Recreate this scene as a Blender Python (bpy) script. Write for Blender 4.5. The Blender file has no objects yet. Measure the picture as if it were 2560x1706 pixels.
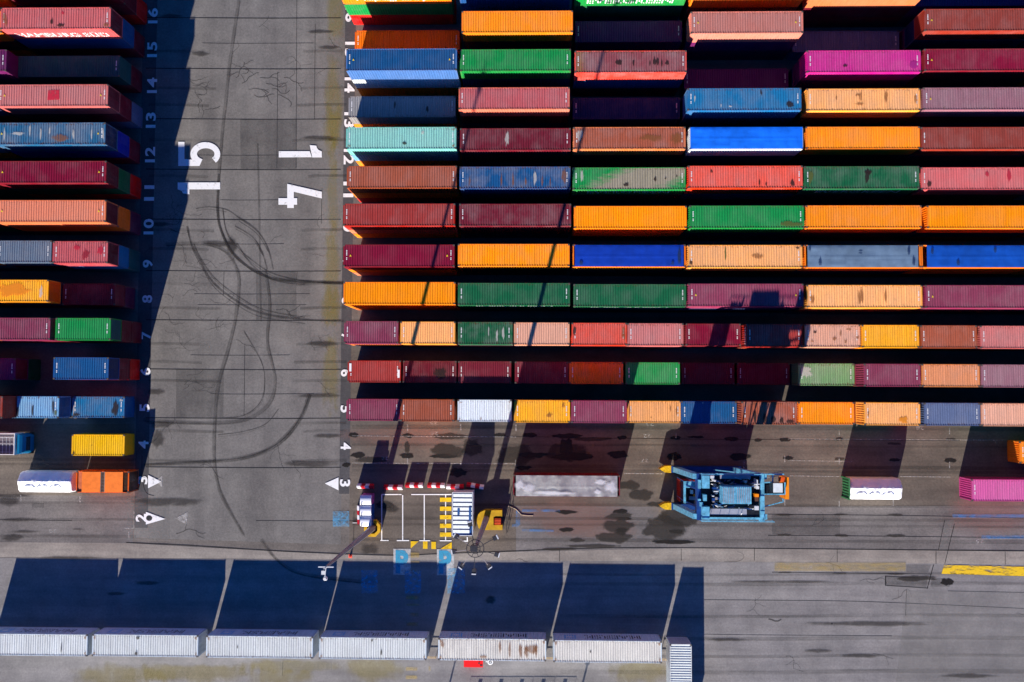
import bpy, bmesh, math, random
from math import radians as rad, sin, cos, pi
from mathutils import Matrix, Vector, noise
random.seed(7)
S = bpy.context.scene
C = S.collection

# ---------------------------------------------------------------- camera, sky, sun, exposure
F_PX, CAM_H = 2182.17, 102.90
ROT = Matrix.Rotation(0.0040, 3, 'Z') @ Matrix.Rotation(0.0230, 3, 'Y') @ Matrix.Rotation(0.0484, 3, 'X')
cd = bpy.data.cameras.new('camera'); cam = bpy.data.objects.new('camera', cd); C.objects.link(cam)
cd.sensor_width = 36.0; cd.lens = F_PX / 2560 * 36.0; cd.clip_end = 6000; cd.clip_start = 1
cam.matrix_world = Matrix.Translation((0, 0, CAM_H)) @ ROT.to_4x4()
S.camera = cam
SUN_EL, SUN_AZ = rad(19.2), rad(13.9)      # light travels towards +y, a little +x
w = bpy.data.worlds.new('World'); S.world = w; w.use_nodes = True
nt = w.node_tree; nt.nodes.clear()
sky = nt.nodes.new('ShaderNodeTexSky'); sky.sky_type = 'NISHITA'; sky.sun_disc = False
sky.sun_elevation = SUN_EL; sky.sun_rotation = pi + SUN_AZ; sky.air_density = 1.0; sky.dust_density = 0.2; sky.ozone_density = 3.0
hs = nt.nodes.new('ShaderNodeHueSaturation'); hs.inputs['Saturation'].default_value = 1.58; hs.inputs['Value'].default_value = 1.0
bg = nt.nodes.new('ShaderNodeBackground'); bg.inputs['Strength'].default_value = 0.05
wo = nt.nodes.new('ShaderNodeOutputWorld')
tn = nt.nodes.new('ShaderNodeMix'); tn.data_type = 'RGBA'; tn.blend_type = 'MULTIPLY'; tn.inputs[0].default_value = 1.0; tn.inputs[7].default_value = (0.98, 0.84, 1.30, 1)
nt.links.new(sky.outputs[0], hs.inputs['Color']); nt.links.new(hs.outputs[0], tn.inputs[6]); nt.links.new(tn.outputs[2], bg.inputs['Color']); nt.links.new(bg.outputs[0], wo.inputs[0])
ld = bpy.data.lights.new('sun', 'SUN'); ld.energy = 5.0; ld.angle = rad(0.5); ld.color = (1.0, 0.92, 0.79)
sun = bpy.data.objects.new('sun', ld); C.objects.link(sun)
sdir = Vector((sin(SUN_AZ) * cos(SUN_EL), cos(SUN_AZ) * cos(SUN_EL), -sin(SUN_EL)))
sun.rotation_euler = sdir.to_track_quat('-Z', 'Y').to_euler(); sun.location = (-20, -80, 60)
S.view_settings.view_transform = 'Standard'; S.view_settings.look = 'None'; S.view_settings.gamma = 1.0
S.view_settings.exposure = 1.12
S.cycles.max_bounces = 5; S.cycles.diffuse_bounces = 3

# ---------------------------------------------------------------- helpers
def W(px, py, z=0.0):
    """metres on the plane z for a measured point of the survey photo"""
    d = ROT @ Vector(((px - 1280) / F_PX, -(py - 853) / F_PX, -1))
    t = (z - CAM_H) / d.z
    return Vector((d.x * t, d.y * t, z))
def lin(c): return c / 12.92 if c <= .04045 else ((c + .055) / 1.055) ** 2.4
def hexc(r, g, b): return (lin(r / 255), lin(g / 255), lin(b / 255))
class MB:
    def __init__(s): s.v = []; s.f = []; s.m = []
    def face(s, pts, mi=0):
        i = len(s.v); s.v += [tuple(p) for p in pts]; s.f.append(tuple(range(i, i + len(pts)))); s.m.append(mi)
    def hexa(s, p, mi=0):
        i = len(s.v); s.v += [tuple(q) for q in p]
        for f in ((0, 3, 2, 1), (4, 5, 6, 7), (0, 1, 5, 4), (1, 2, 6, 5), (2, 3, 7, 6), (3, 0, 4, 7)):
            s.f.append(tuple(i + k for k in f)); s.m.append(mi)
    def box(s, x0, x1, y0, y1, z0, z1, mi=0):
        s.hexa([(x0, y0, z0), (x1, y0, z0), (x1, y1, z0), (x0, y1, z0), (x0, y0, z1), (x1, y0, z1), (x1, y1, z1), (x0, y1, z1)], mi)
    def beam(s, a, b, w, h=None, mi=0):
        a = Vector(a); b = Vector(b); h = h or w; d = (b - a).normalized()
        up = Vector((0, 0, 1)) if abs(d.z) < .95 else Vector((0, 1, 0))
        sx = d.cross(up).normalized() * w / 2; sy = sx.cross(d).normalized() * h / 2
        s.hexa([a - sx - sy, a + sx - sy, a + sx + sy, a - sx + sy, b - sx - sy, b + sx - sy, b + sx + sy, b - sx + sy], mi)
    def tube(s, a, b, r0, r1=None, n=12, mi=0, cap=True):
        a = Vector(a); b = Vector(b); r1 = r0 if r1 is None else r1; d = (b - a).normalized()
        up = Vector((0, 0, 1)) if abs(d.z) < .95 else Vector((0, 1, 0))
        sx = d.cross(up).normalized(); sy = d.cross(sx)
        i = len(s.v)
        for p, r in ((a, r0), (b, r1)):
            for k in range(n):
                t = 2 * pi * k / n; s.v.append(tuple(p + sx * r * cos(t) + sy * r * sin(t)))
        for k in range(n):
            s.f.append((i + k, i + (k + 1) % n, i + n + (k + 1) % n, i + n + k)); s.m.append(mi)
        if cap:
            s.f.append(tuple(i + k for k in range(n))[::-1]); s.m.append(mi)
            s.f.append(tuple(i + n + k for k in range(n))); s.m.append(mi)
    def ring(s, c, R, r, n=24, k=6, mi=0):
        c = Vector(c); i0 = len(s.v)
        for a in range(n):
            A = 2 * pi * a / n
            for b in range(k):
                B = 2 * pi * b / k
                s.v.append((c.x + (R + r * cos(B)) * cos(A), c.y + (R + r * cos(B)) * sin(A), c.z + r * sin(B)))
        for a in range(n):
            for b in range(k):
                s.f.append((i0 + a * k + b, i0 + ((a + 1) % n) * k + b, i0 + ((a + 1) % n) * k + (b + 1) % k, i0 + a * k + (b + 1) % k)); s.m.append(mi)
    def mesh(s, name, mats=()):
        me = bpy.data.meshes.new(name); me.from_pydata(s.v, [], s.f)
        for m in mats: me.materials.append(m)
        if len(mats) > 1: me.polygons.foreach_set('material_index', s.m)
        bm = bmesh.new(); bm.from_mesh(me); bmesh.ops.recalc_face_normals(bm, faces=bm.faces); bm.to_mesh(me); bm.free()
        me.update(); return me
def obj(name, me, parent=None, loc=None, rz=0, color=None):
    o = bpy.data.objects.new(name, me); C.objects.link(o)
    if parent: o.parent = parent
    if loc is not None: o.location = loc
    if rz: o.rotation_euler.z = rz
    if color: o.color = (*color[:3], color[3] if len(color) > 3 else 0.4)
    return o
def part(name, mb, mats, parent, loc=None, rz=0):
    return obj(name, mb.mesh(name, mats if isinstance(mats, (list, tuple)) else [mats]), parent, loc, rz)
def thing(name, label, cat, loc=(0, 0, 0), rz=0, group=None):
    o = bpy.data.objects.new(name, None); C.objects.link(o); o.location = loc; o.rotation_euler.z = rz
    o.empty_display_size = .5
    o['label'] = label; o['category'] = cat
    if group: o['group'] = group
    return o
def tag(o, label, cat, group=None):
    o['label'] = label; o['category'] = cat
    if group: o['group'] = group
    return o

# ---------------------------------------------------------------- materials
def newmat(name, rough=.6, spec=.3):
    m = bpy.data.materials.new(name); m.use_nodes = True; n = m.node_tree; b = n.nodes['Principled BSDF']
    b.inputs['Roughness'].default_value = rough; b.inputs['Specular IOR Level'].default_value = spec
    return m, n, b
def N(n, t, **kw):
    x = n.nodes.new(t)
    for k, v in kw.items():
        if hasattr(x, k): setattr(x, k, v)
        else: x.inputs[k].default_value = v
    return x
def ramp(n, src, a, b, ca=(0, 0, 0, 1), cb=(1, 1, 1, 1)):
    r = n.nodes.new('ShaderNodeValToRGB'); r.color_ramp.elements[0].position = a; r.color_ramp.elements[1].position = b
    r.color_ramp.elements[0].color = ca; r.color_ramp.elements[1].color = cb
    n.links.new(src, r.inputs[0]); return r.outputs[0]
def mix(n, fac, a, b, mode='MIX'):
    x = n.nodes.new('ShaderNodeMix'); x.data_type = 'RGBA'; x.blend_type = mode
    for s, v in ((0, fac), (6, a), (7, b)):
        if isinstance(v, (int, float)): x.inputs[s].default_value = v
        elif isinstance(v, (tuple, list)): x.inputs[s].default_value = (*v[:3], 1)
        else: n.links.new(v, x.inputs[s])
    return x.outputs[2]
def mth(n, op, a, b=0.0, c=None):
    x = n.nodes.new('ShaderNodeMath'); x.operation = op
    for i, v in enumerate((a, b) if c is None else (a, b, c)):
        if isinstance(v, (int, float)): x.inputs[i].default_value = v
        else: n.links.new(v, x.inputs[i])
    return x.outputs[0]
def coords(n, kind='Object', scale=(1, 1, 1), rand=False):
    t = n.nodes.new('ShaderNodeTexCoord'); mp = n.nodes.new('ShaderNodeMapping'); mp.inputs['Scale'].default_value = scale
    if rand:
        oi = n.nodes.new('ShaderNodeObjectInfo'); v = n.nodes.new('ShaderNodeVectorMath'); v.operation = 'SCALE'
        v.inputs[0].default_value = (37, 91, 53); n.links.new(oi.outputs['Random'], v.inputs['Scale'])
        a = n.nodes.new('ShaderNodeVectorMath'); a.operation = 'ADD'
        n.links.new(t.outputs[kind], a.inputs[0]); n.links.new(v.outputs[0], a.inputs[1]); n.links.new(a.outputs[0], mp.inputs[0])
    else: n.links.new(t.outputs[kind], mp.inputs[0])
    return mp.outputs[0]
def noi(n, vec, sc, det=4, rough=.6):
    x = N(n, 'ShaderNodeTexNoise'); x.inputs['Scale'].default_value = sc; x.inputs['Detail'].default_value = det; x.inputs['Roughness'].default_value = rough
    n.links.new(vec, x.inputs['Vector']); return x.outputs['Fac']

def paint_material(name, second=None, mask=None):
    """weathered container paint: colour from the object, wear from its alpha"""
    m, n, b = newmat(name, .55, .15)
    oi = n.nodes.new('ShaderNodeObjectInfo'); col = oi.outputs['Color']; wear = oi.outputs['Alpha']
    if second is not None: col = mix(n, mask(n), col, second)
    rv = mth(n, 'ADD', mth(n, 'MULTIPLY', oi.outputs['Random'], .16), .92)
    cb = n.nodes.new('ShaderNodeCombineColor'); [n.links.new(rv, cb.inputs[q_]) for q_ in range(3)]
    col = mix(n, 1.0, col, cb.outputs[0], 'MULTIPLY')
    big = noi(n, coords(n, scale=(1, .8, 1), rand=True), .55, 4, .6)
    rib = noi(n, coords(n, scale=(9, .22, .5), rand=True), 1.0, 2, .6)
    strk = noi(n, coords(n, scale=(6, .5, .6), rand=True), 1.2, 5, .75)
    scr = noi(n, coords(n, scale=(9, .6, .8), rand=True), 1.5, 4, .8)
    fine = noi(n, coords(n, rand=True), 9.0, 4, .8)
    spot = noi(n, coords(n, scale=(2.2, .9, 1), rand=True), 3.2, 5, .8)
    grey = mix(n, .45, col, (.34, .30, .30))
    c = mix(n, mth(n, 'MULTIPLY', ramp(n, big, .40, .70), mth(n, 'MULTIPLY', wear, .95)), col, grey)
    c = mix(n, .55, c, ramp(n, rib, .3, .7, (.72, .72, .72, 1), (1.2, 1.2, 1.2, 1)), 'MULTIPLY')
    c = mix(n, mth(n, 'MULTIPLY', ramp(n, scr, .60, .74), mth(n, 'MULTIPLY', wear, .38)), c, mix(n, .5, c, (.55, .52, .50)))
    c = mix(n, mth(n, 'MULTIPLY', ramp(n, strk, .52, .76), mth(n, 'ADD', mth(n, 'MULTIPLY', wear, .55), .08)), c, mix(n, .7, c, (.035, .022, .018)))
    t_ = n.nodes.new('ShaderNodeTexCoord'); sp_ = n.nodes.new('ShaderNodeSeparateXYZ'); n.links.new(t_.outputs['Object'], sp_.inputs[0])
    rim = mth(n, 'MULTIPLY', ramp(n, mth(n, 'ABSOLUTE', sp_.outputs[1]), .80, 1.15), .16)
    c = mix(n, mth(n, 'MULTIPLY', ramp(n, mth(n, 'ADD', spot, rim), .66, .74), mth(n, 'ADD', mth(n, 'MULTIPLY', wear, .8), .12)), c, (.12, .045, .022))
    c = mix(n, .45, c, ramp(n, fine, .28, .74, (.35, .35, .35, 1), (1.3, 1.3, 1.3, 1)), 'MULTIPLY')
    n.links.new(c, b.inputs['Base Color']); return m
PAINT = paint_material('container paint')
def band(x0, x1, soft=.3, diag=0.0):
    def f(n):
        t = n.nodes.new('ShaderNodeTexCoord'); s = n.nodes.new('ShaderNodeSeparateXYZ'); n.links.new(t.outputs['Object'], s.inputs[0])
        wob = mth(n, 'MULTIPLY', noi(n, coords(n, scale=(1, 3, 1)), 1.2, 4), soft * 2)
        v = mth(n, 'ADD', mth(n, 'ADD', s.outputs[0], mth(n, 'MULTIPLY', s.outputs[1], diag)), wob)
        mr = N(n, 'ShaderNodeMapRange'); n.links.new(v, mr.inputs[0]); mr.inputs[1].default_value = x0; mr.inputs[2].default_value = x0 + soft
        m2 = N(n, 'ShaderNodeMapRange'); n.links.new(v, m2.inputs[0]); m2.inputs[1].default_value = x1; m2.inputs[2].default_value = x1 - soft
        return mth(n, 'MULTIPLY', mr.outputs[0], m2.outputs[0])
    return f
def plain(name, col, rough=.6, var=.25, sc=3.0, spec=.3, metal=0.0):
    m, n, b = newmat(name, rough, spec); b.inputs['Metallic'].default_value = metal
    f = noi(n, coords(n), sc, 5, .65)
    c = mix(n, 1.0, col, ramp(n, f, .25, .8, (1 - var * 1.4, 1 - var * 1.4, 1 - var * 1.4, 1), (1 + var * .6, 1 + var * .6, 1 + var * .6, 1)), 'MULTIPLY')
    n.links.new(c, b.inputs['Base Color']); return m
def asphalt(name, col, tint=(.12, .10, .085), amount=.5, streak=None, speck=.4):
    m, n, b = newmat(name, .85, .15)
    v = coords(n)
    c = mix(n, mth(n, 'MULTIPLY', ramp(n, noi(n, v, .06, 5, .6), .35, .7), amount), col, tint)
    c = mix(n, .7, c, ramp(n, noi(n, v, .35, 6, .65), .3, .72, (.62, .62, .64, 1), (1.18, 1.17, 1.15, 1)), 'MULTIPLY')
    if streak:
        c = mix(n, .6, c, ramp(n, noi(n, coords(n, scale=streak), 1.0, 5, .6), .32, .68, (.58, .57, .6, 1), (1.15, 1.15, 1.15, 1)), 'MULTIPLY')
    c = mix(n, speck, c, ramp(n, noi(n, v, 4.0, 5, .85), .3, .7, (.42, .42, .42, 1), (1.9, 1.9, 1.9, 1)), 'MULTIPLY')
    n.links.new(c, b.inputs['Base Color']); return m
def blotch(name, col, dens, sc=2.0, rough=.7, scale=(1, 1, 1), rag=1.1, lo=.35, hi=.62, spec=.2):
    """ragged patch: the mesh's edge attribute plus noise decides where it covers"""
    m, n, b = newmat(name, rough, spec); at = n.nodes.new('ShaderNodeAttribute'); at.attribute_name = 'edge'
    f = mth(n, 'ADD', at.outputs['Fac'], mth(n, 'MULTIPLY', mth(n, 'SUBTRACT', noi(n, coords(n, scale=scale), sc, 6, .7), .5), rag * 2))
    f = mth(n, 'MULTIPLY', ramp(n, f, lo, hi), mth(n, 'GREATER_THAN', at.outputs['Fac'], .004))
    f = mth(n, 'MULTIPLY', f, mth(n, 'MINIMUM', mth(n, 'MULTIPLY', at.outputs['Fac'], 6.0), 1.0))
    b.inputs['Base Color'].default_value = (*col, 1)
    tr = n.nodes.new('ShaderNodeBsdfTransparent'); mx = n.nodes.new('ShaderNodeMixShader'); out = n.nodes['Material Output']
    n.links.new(mth(n, 'MULTIPLY', f, dens), mx.inputs[0]); n.links.new(tr.outputs[0], mx.inputs[1]); n.links.new(b.outputs[0], mx.inputs[2]); n.links.new(mx.outputs[0], out.inputs[0])
    return m
def cover(name, col, dens, sc=2.0, lo=.35, hi=.65, rough=.7, scale=(1, 1, 1), spec=.2):
    """worn paint, rubber or damp that lets the paving show through"""
    m, n, b = newmat(name, rough, spec)
    v = coords(n, scale=scale)
    f = ramp(n, noi(n, v, sc, 6, .7), lo, hi)
    b.inputs['Base Color'].default_value = (*col, 1)
    tr = n.nodes.new('ShaderNodeBsdfTransparent'); mx = n.nodes.new('ShaderNodeMixShader'); out = n.nodes['Material Output']
    n.links.new(mth(n, 'MULTIPLY', f, dens), mx.inputs[0]); n.links.new(tr.outputs[0], mx.inputs[1]); n.links.new(b.outputs[0], mx.inputs[2]); n.links.new(mx.outputs[0], out.inputs[0])
    return m

# ---------------------------------------------------------------- ground and paving
MA = {
 'base': asphalt('yard asphalt', hexc(112, 106, 102), hexc(100, 94, 88), .6, (.025, .5, 1)),
 'lane': asphalt('lane asphalt', hexc(118, 115, 113), hexc(106, 102, 96), .5, (.25, .03, 1)),
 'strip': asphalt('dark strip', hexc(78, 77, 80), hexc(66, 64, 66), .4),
 'apron': asphalt('brown apron', hexc(107, 99, 92), hexc(88, 80, 73), .7, (.06, .6, 1)),
 'red': blotch('reddish dust', hexc(138, 106, 98), .38, .35, rag=.8, lo=.2, hi=1.0),
 'conc': asphalt('concrete strip', hexc(146, 139, 132), hexc(134, 126, 120), .5, (.1, .8, 1), .3),
 'quay': asphalt('south paving', hexc(134, 131, 132), hexc(126, 122, 118), .6, (.03, .6, 1), .3),
 'moss': blotch('moss', hexc(140, 126, 62), .34, .9, scale=(1, .5, 1), rag=1.2, lo=.2, hi=1.6),
 'track': cover('wheel track', (.03, .027, .026), .42, .5, .3, .8, .6, scale=(.12, 2.2, 1)),
 'patchd': cover('dark repair patch', (.06, .058, .06), .45, .6, .1, .9), 'patchl': cover('light repair patch', (.26, .25, .24), .35, .6, .1, .9),
 'field': cover('worn white field', (.66, .68, .70), .72, 1.6, .2, .62),
 'white': cover('road paint', (.82, .82, .84), .95, 1.8, .20, .44, .6),
 'wornwhite': cover('worn road paint', (.62, .60, .60), .55, 3.0, .35, .65),
 'yellow': cover('yellow paint', (.80, .50, .01), .95, 1.8, .22, .5, .6),
 'wornyellow': cover('worn yellow paint', (.50, .35, .08), .55, 1.0, .28, .72, scale=(.6, 2, 1)),
 'blue': cover('blue paint', (.04, .30, .50), .9, 2.0, .22, .5),
 'blueline': cover('worn blue line', (.05, .25, .62), .7, .8, .35, .75),
 'wornblue': cover('worn blue paint', (.10, .38, .66), .62, 2.2, .36, .62),
 'tyre': cover('tyre rubber', (.022, .020, .022), .60, .6, .15, .70, .6),
 'tyrefaint': cover('old tyre rubber', (.03, .028, .028), .42, .4, .2, .8, .6),
 'yellowold': cover('cracked yellow paint', (.80, .52, .02), .92, 1.3, .34, .52, scale=(.5, 1.6, 1)),
 'joint': cover('joint tar', (.018, .018, .02), .85, 1.2, .18, .42, .6),
 'crack': cover('crack', (.025, .022, .022), .55, 2.0, .2, .5, .8),
 'damp': blotch('damp stain', (.020, .017, .015), .86, .9, .4, rag=.55, lo=.42, hi=.62),
 'wet': blotch('drying damp', (.034, .029, .025), .62, .8, .5, rag=.7, lo=.38, hi=.66),
 'oil': blotch('oil stain', (.035, .03, .028), .5, .7, .5, (.5, 1.6, 1), .9, .35, 1.0),
 'front': asphalt('front grey asphalt', hexc(116, 112, 112), hexc(104, 98, 94), .7, (.05, .6, 1)),
}
ZL = [0.004]
def sheet(name, polys, mat, label=None, z=None, px=True, dz=2e-6):
    mb = MB()
    if z is None: z = ZL[0]; ZL[0] += .0015
    for i, p in enumerate(polys): mb.face([tuple(W(a, b, z + i * dz)) if px else (a, b, z + i * dz) for a, b in p])
    o = obj(name, mb.mesh(name, [MA[mat]])); o['kind'] = 'structure'
    for pl in o.data.polygons:
        if pl.normal.z < 0: pl.flip()
    if label: o['label'] = label
    return o
def line_poly(a, b, wd):
    dx, dy = b[0] - a[0], b[1] - a[1]; L = math.hypot(dx, dy) or 1; nx, ny = -dy / L * wd / 2, dx / L * wd / 2
    return [(a[0] + nx, a[1] + ny), (a[0] - nx, a[1] - ny), (b[0] - nx, b[1] - ny), (b[0] + nx, b[1] + ny)]
def strip_quads(pts, wd):
    """smooth ribbon through pixel points"""
    sm = []
    for i in range(len(pts) - 1):
        p0 = pts[max(i - 1, 0)]; p1 = pts[i]; p2 = pts[i + 1]; p3 = pts[min(i + 2, len(pts) - 1)]
        for k in range(6):
            t = k / 6
            sm.append(tuple(.5 * (2 * p1[j] + (p2[j] - p0[j]) * t + (2 * p0[j] - 5 * p1[j] + 4 * p2[j] - p3[j]) * t * t + (3 * p1[j] - p0[j] - 3 * p2[j] + p3[j]) * t ** 3) for j in (0, 1)))
    sm.append(pts[-1]); L = []; R = []
    for i, p in enumerate(sm):
        a = sm[max(i - 1, 0)]; b = sm[min(i + 1, len(sm) - 1)]; dx, dy = b[0] - a[0], b[1] - a[1]; l = math.hypot(dx, dy) or 1
        ww = wd * (.85 + .3 * noise.noise((p[0] * .03, p[1] * .03, wd)))
        L.append((p[0] - dy / l * ww / 2, p[1] + dx / l * ww / 2)); R.append((p[0] + dy / l * ww / 2, p[1] - dx / l * ww / 2))
    return [[L[i], R[i], R[i + 1], L[i + 1]] for i in range(len(sm) - 1)]
def ell(cx, cy, rx, ry, n=40, rough=.25, seed=0):
    return [(cx + rx * cos(t) * (1 + rough * noise.noise((cos(t) * 1.7 + seed, sin(t) * 1.7, seed * 3.1))), cy + ry * sin(t) * (1 + rough * 1.5 * noise.noise((cos(t) * 1.7, sin(t) * 1.7 + seed, seed * 1.3)))) for t in [2 * pi * k / n for k in range(n)]]

def blob_mesh(name, blobs, mats, z, tf):
    """flat blotches whose 'edge' attribute runs from 1 in the middle to 0 at the rim"""
    vs = []; fs = []; at = []
    for bi, (pts, c) in enumerate(blobs):
        zz = z + bi * 3e-5; rings = []
        for k, sc_f in ((1.0, .55), (.62, .8), (.3, 1.0), (0, 1.25)):
            r0 = len(vs); rings.append(r0)
            for (x, y) in pts: vs.append(tf(c[0] + (x - c[0]) * sc_f, c[1] + (y - c[1]) * sc_f, zz)); at.append(k)
        n = len(pts); ci = len(vs); vs.append(tf(c[0], c[1], zz)); at.append(1.0)
        for i in range(n):
            fs.append((ci, rings[0] + i, rings[0] + (i + 1) % n))
            for a, b in zip(rings, rings[1:]): fs.append((a + i, b + i, b + (i + 1) % n, a + (i + 1) % n))
    me = bpy.data.meshes.new(name); me.from_pydata([tuple(v) for v in vs], [], fs)
    a = me.attributes.new('edge', 'FLOAT', 'POINT'); a.data.foreach_set('value', at)
    for m_ in mats: me.materials.append(m_)
    me.update()
    for pl in me.polygons:
        if pl.normal.z < 0: pl.flip()
    return me
def soft_sheet(name, specs, mat, label):
    z = ZL[0]; ZL[0] += .003
    bl = [(ell(a, b, c, d, 36, .35, a * .017 + b * .01), (a, b)) for a, b, c, d in specs]
    o = obj(name, blob_mesh(name, bl, [MA[mat]], z, lambda x, y, zz: W(x, y, zz))); o['kind'] = 'structure'; o['label'] = label; return o
mb = MB(); mb.face([(-3000, -3000, 0), (3000, -3000, 0), (3000, 3000, 0), (-3000, 3000, 0)])
g = obj('ground', mb.mesh('ground', [MA['base']])); g['kind'] = 'structure'; g['label'] = 'grey asphalt of the container yard'
sheet('lane', [[(396, -220), (868, -220), (852, 1362), (335, 1345)]], 'lane', 'wide grey asphalt lane between the container blocks')
sheet('apron', [[(878, 800), (3200, 780), (3200, 1378), (1750, 1371), (985, 1388), (873, 1380)]], 'apron', 'brownish asphalt under the front container rows')
sheet('apron', [[(-600, 1060), (336, 1060), (330, 1362), (-600, 1352)]], 'apron', 'brownish asphalt below the rows beside the lane')
sheet('front_paving', [[(1290, 1264), (1700, 1268), (3200, 1262), (3200, 1378), (1750, 1371), (1290, 1380)], [(-600, 1236), (334, 1240), (331, 1362), (-600, 1352)]], 'front', 'greyer asphalt in front of the apron')
sheet('south_paving', [[(-700, 1392), (1700, 1403), (3300, 1412), (3300, 2400), (-700, 2400)]], 'quay', 'light grey paving south of the concrete strip')
sheet('concrete_strip', [[(-600, 1355), (0, 1356), (315, 1358), (640, 1376), (985, 1388), (1290, 1380), (1700, 1371), (2560, 1378), (3200, 1384), (3200, 1414), (2560, 1411), (1700, 1404), (-600, 1390)]], 'conc', 'pale concrete strip across the yard')
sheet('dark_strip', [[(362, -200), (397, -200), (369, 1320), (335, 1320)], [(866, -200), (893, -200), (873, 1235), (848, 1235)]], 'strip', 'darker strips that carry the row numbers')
soft_sheet('dust', [(1420, 1290, 150, 44), (1480, 1320, 120, 30), (2470, 1290, 110, 60), (1000, 1090, 140, 30)], 'red', 'reddish dust on the apron')
mo = []
for (a, b, c, d) in [(836, 20, 24, 110), (834, 260, 22, 120), (830, 330, 26, 60), (832, 500, 14, 120), (830, 690, 20, 130), (826, 770, 24, 50), (828, 930, 20, 120), (300, 1690, 120, 30), (480, 1680, 150, 26), (720, 1665, 130, 18), (930, 1675, 80, 30), (1600, 1675, 90, 30), (700, 1690, 90, 20)]:
    mo.append((a, b, c, d))
soft_sheet('moss', mo, 'moss', 'yellow green moss and lichen along the paving')
# joints
J = []
for yy in (45, 172, 298, 424, 549, 678, 801, 924, 1046, 1169): J += strip_quads([(365, yy - 1), (500, yy), (680, yy + 1), (852, yy)], 2.2)
for yy in (108, 388, 500, 610, 735, 762, 888, 985): J += strip_quads([(470 + (yy * 7) % 90, yy), (600, yy + 1), (700 + (yy * 13) % 120, yy)], 1.1)
for (x, a, b) in [(742, 0, 420), (805, 470, 560), (694, 180, 420), (743, 680, 700), (612, 860, 1040), (560, 680, 740), (788, 60, 300)]: J += strip_quads([(x, a), (x - 1, (a + b) / 2), (x - 2, b)], 1.1)
J += strip_quads([(315, 1357), (470, 1364), (640, 1375), (800, 1383), (985, 1389), (1100, 1385), (1290, 1378), (1450, 1372), (1700, 1370), (2560, 1378)], 2.6)
for (x, y0, y1) in [(1399, 1375, 1404), (2093, 1372, 1406), (1886, 1370, 1402), (2340, 1378, 1410), (2513, 1380, 1412), (1703, 1372, 1402)]: J += strip_quads([(x, y0), (x, y1)], 1.6)
J += strip_quads([(1760, 1500), (2100, 1503), (2300, 1510), (2560, 1522)], 1.3) + strip_quads([(1920, 1339), (2100, 1340), (2560, 1345)], 1.8) + strip_quads([(1920, 1286), (2300, 1290), (2560, 1296)], 1.6)
J += strip_quads([(2370, 1434), (2560, 1440), (2900, 1450)], 3.2) + strip_quads([(1930, 1431), (2100, 1433), (2330, 1436)], 1.6) + strip_quads([(2362, 1300), (2346, 1376)], 1.6) + strip_quads([(2386, 1310), (2362, 1410)], 1.6)
J += [line_poly((2214, 1440), (2214, 1465), 3), line_poly((2214, 1464), (2320, 1471), 1.6), line_poly((2214, 1441), (2300, 1446), 1.6), line_poly((2318, 1472), (2334, 1412), 2)] + strip_quads([(2370, 1478), (2560, 1482)], 1.3) + strip_quads([(2266, 1475), (2264, 1540)], 1.3)
J += strip_quads([(1760, 1586), (1900, 1588), (2230, 1590)], 1.2) + strip_quads([(355, 1140), (356, 1200), (366, 1232), (385, 1240)], 1.6) + strip_quads([(880, 1090), (1300, 1092), (1700, 1098), (2400, 1102)], 1.1)
J += strip_quads([(640, 1302), (800, 1303), (900, 1303)], 1.3) + strip_quads([(885, 1280), (884, 1370)], 1.5) + strip_quads([(707, 1655), (706, 1690)], 1.4) + strip_quads([(0, 1300), (180, 1302)], 1.3)
sheet('paving_joint', J, 'joint', 'dark tar joints between the paving slabs')
# cracks
K = []
def crack(x, y, ang, n, step, wd, br=.25):
    pts = [(x, y)]
    for i in range(n):
        ang += random.uniform(-.7, .7); x += cos(ang) * step; y += sin(ang) * step * .8; pts.append((x, y))
        if random.random() < br and n > 3: crack(x, y, ang + random.choice((-1, 1)) * 1.1, n // 2, step, wd * .7, br * .6)
    for a, b in zip(pts, pts[1:]): K.append(line_poly(a, b, wd))
for i in range(9): crack(590 + i * 15, 195 + (i % 4) * 14, random.uniform(-.5, .5), 8, 7, 1.7)
for i in range(8): crack(470 + i * 6, 190 + i * 12, random.uniform(0, 2), 6, 7, 1.1)
for i in range(26): crack(random.uniform(400, 560), random.uniform(560, 1000), random.uniform(0, 6), random.randint(5, 11), random.uniform(5, 9), .8)
for i in range(20): crack(random.uniform(370, 830), random.uniform(20, 1340), random.uniform(0, 6), random.randint(4, 9), random.uniform(7, 12), .9)
for i in range(9): crack(random.uniform(1700, 2540), random.uniform(1300, 1680), random.uniform(-.2, .2), 6, 9, 1.1)
crack(690, 775, .5, 8, 9, 1.6); crack(500, 1165, .2, 8, 10, 1.1); crack(1921, 1548, .1, 4, 9, 3.4); crack(1290, 1400, .1, 4, 8, 1.4); crack(440, 1335, 0, 9, 9, 1.6)
sheet('cracks', K, 'crack', 'fine cracks in the asphalt')
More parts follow.
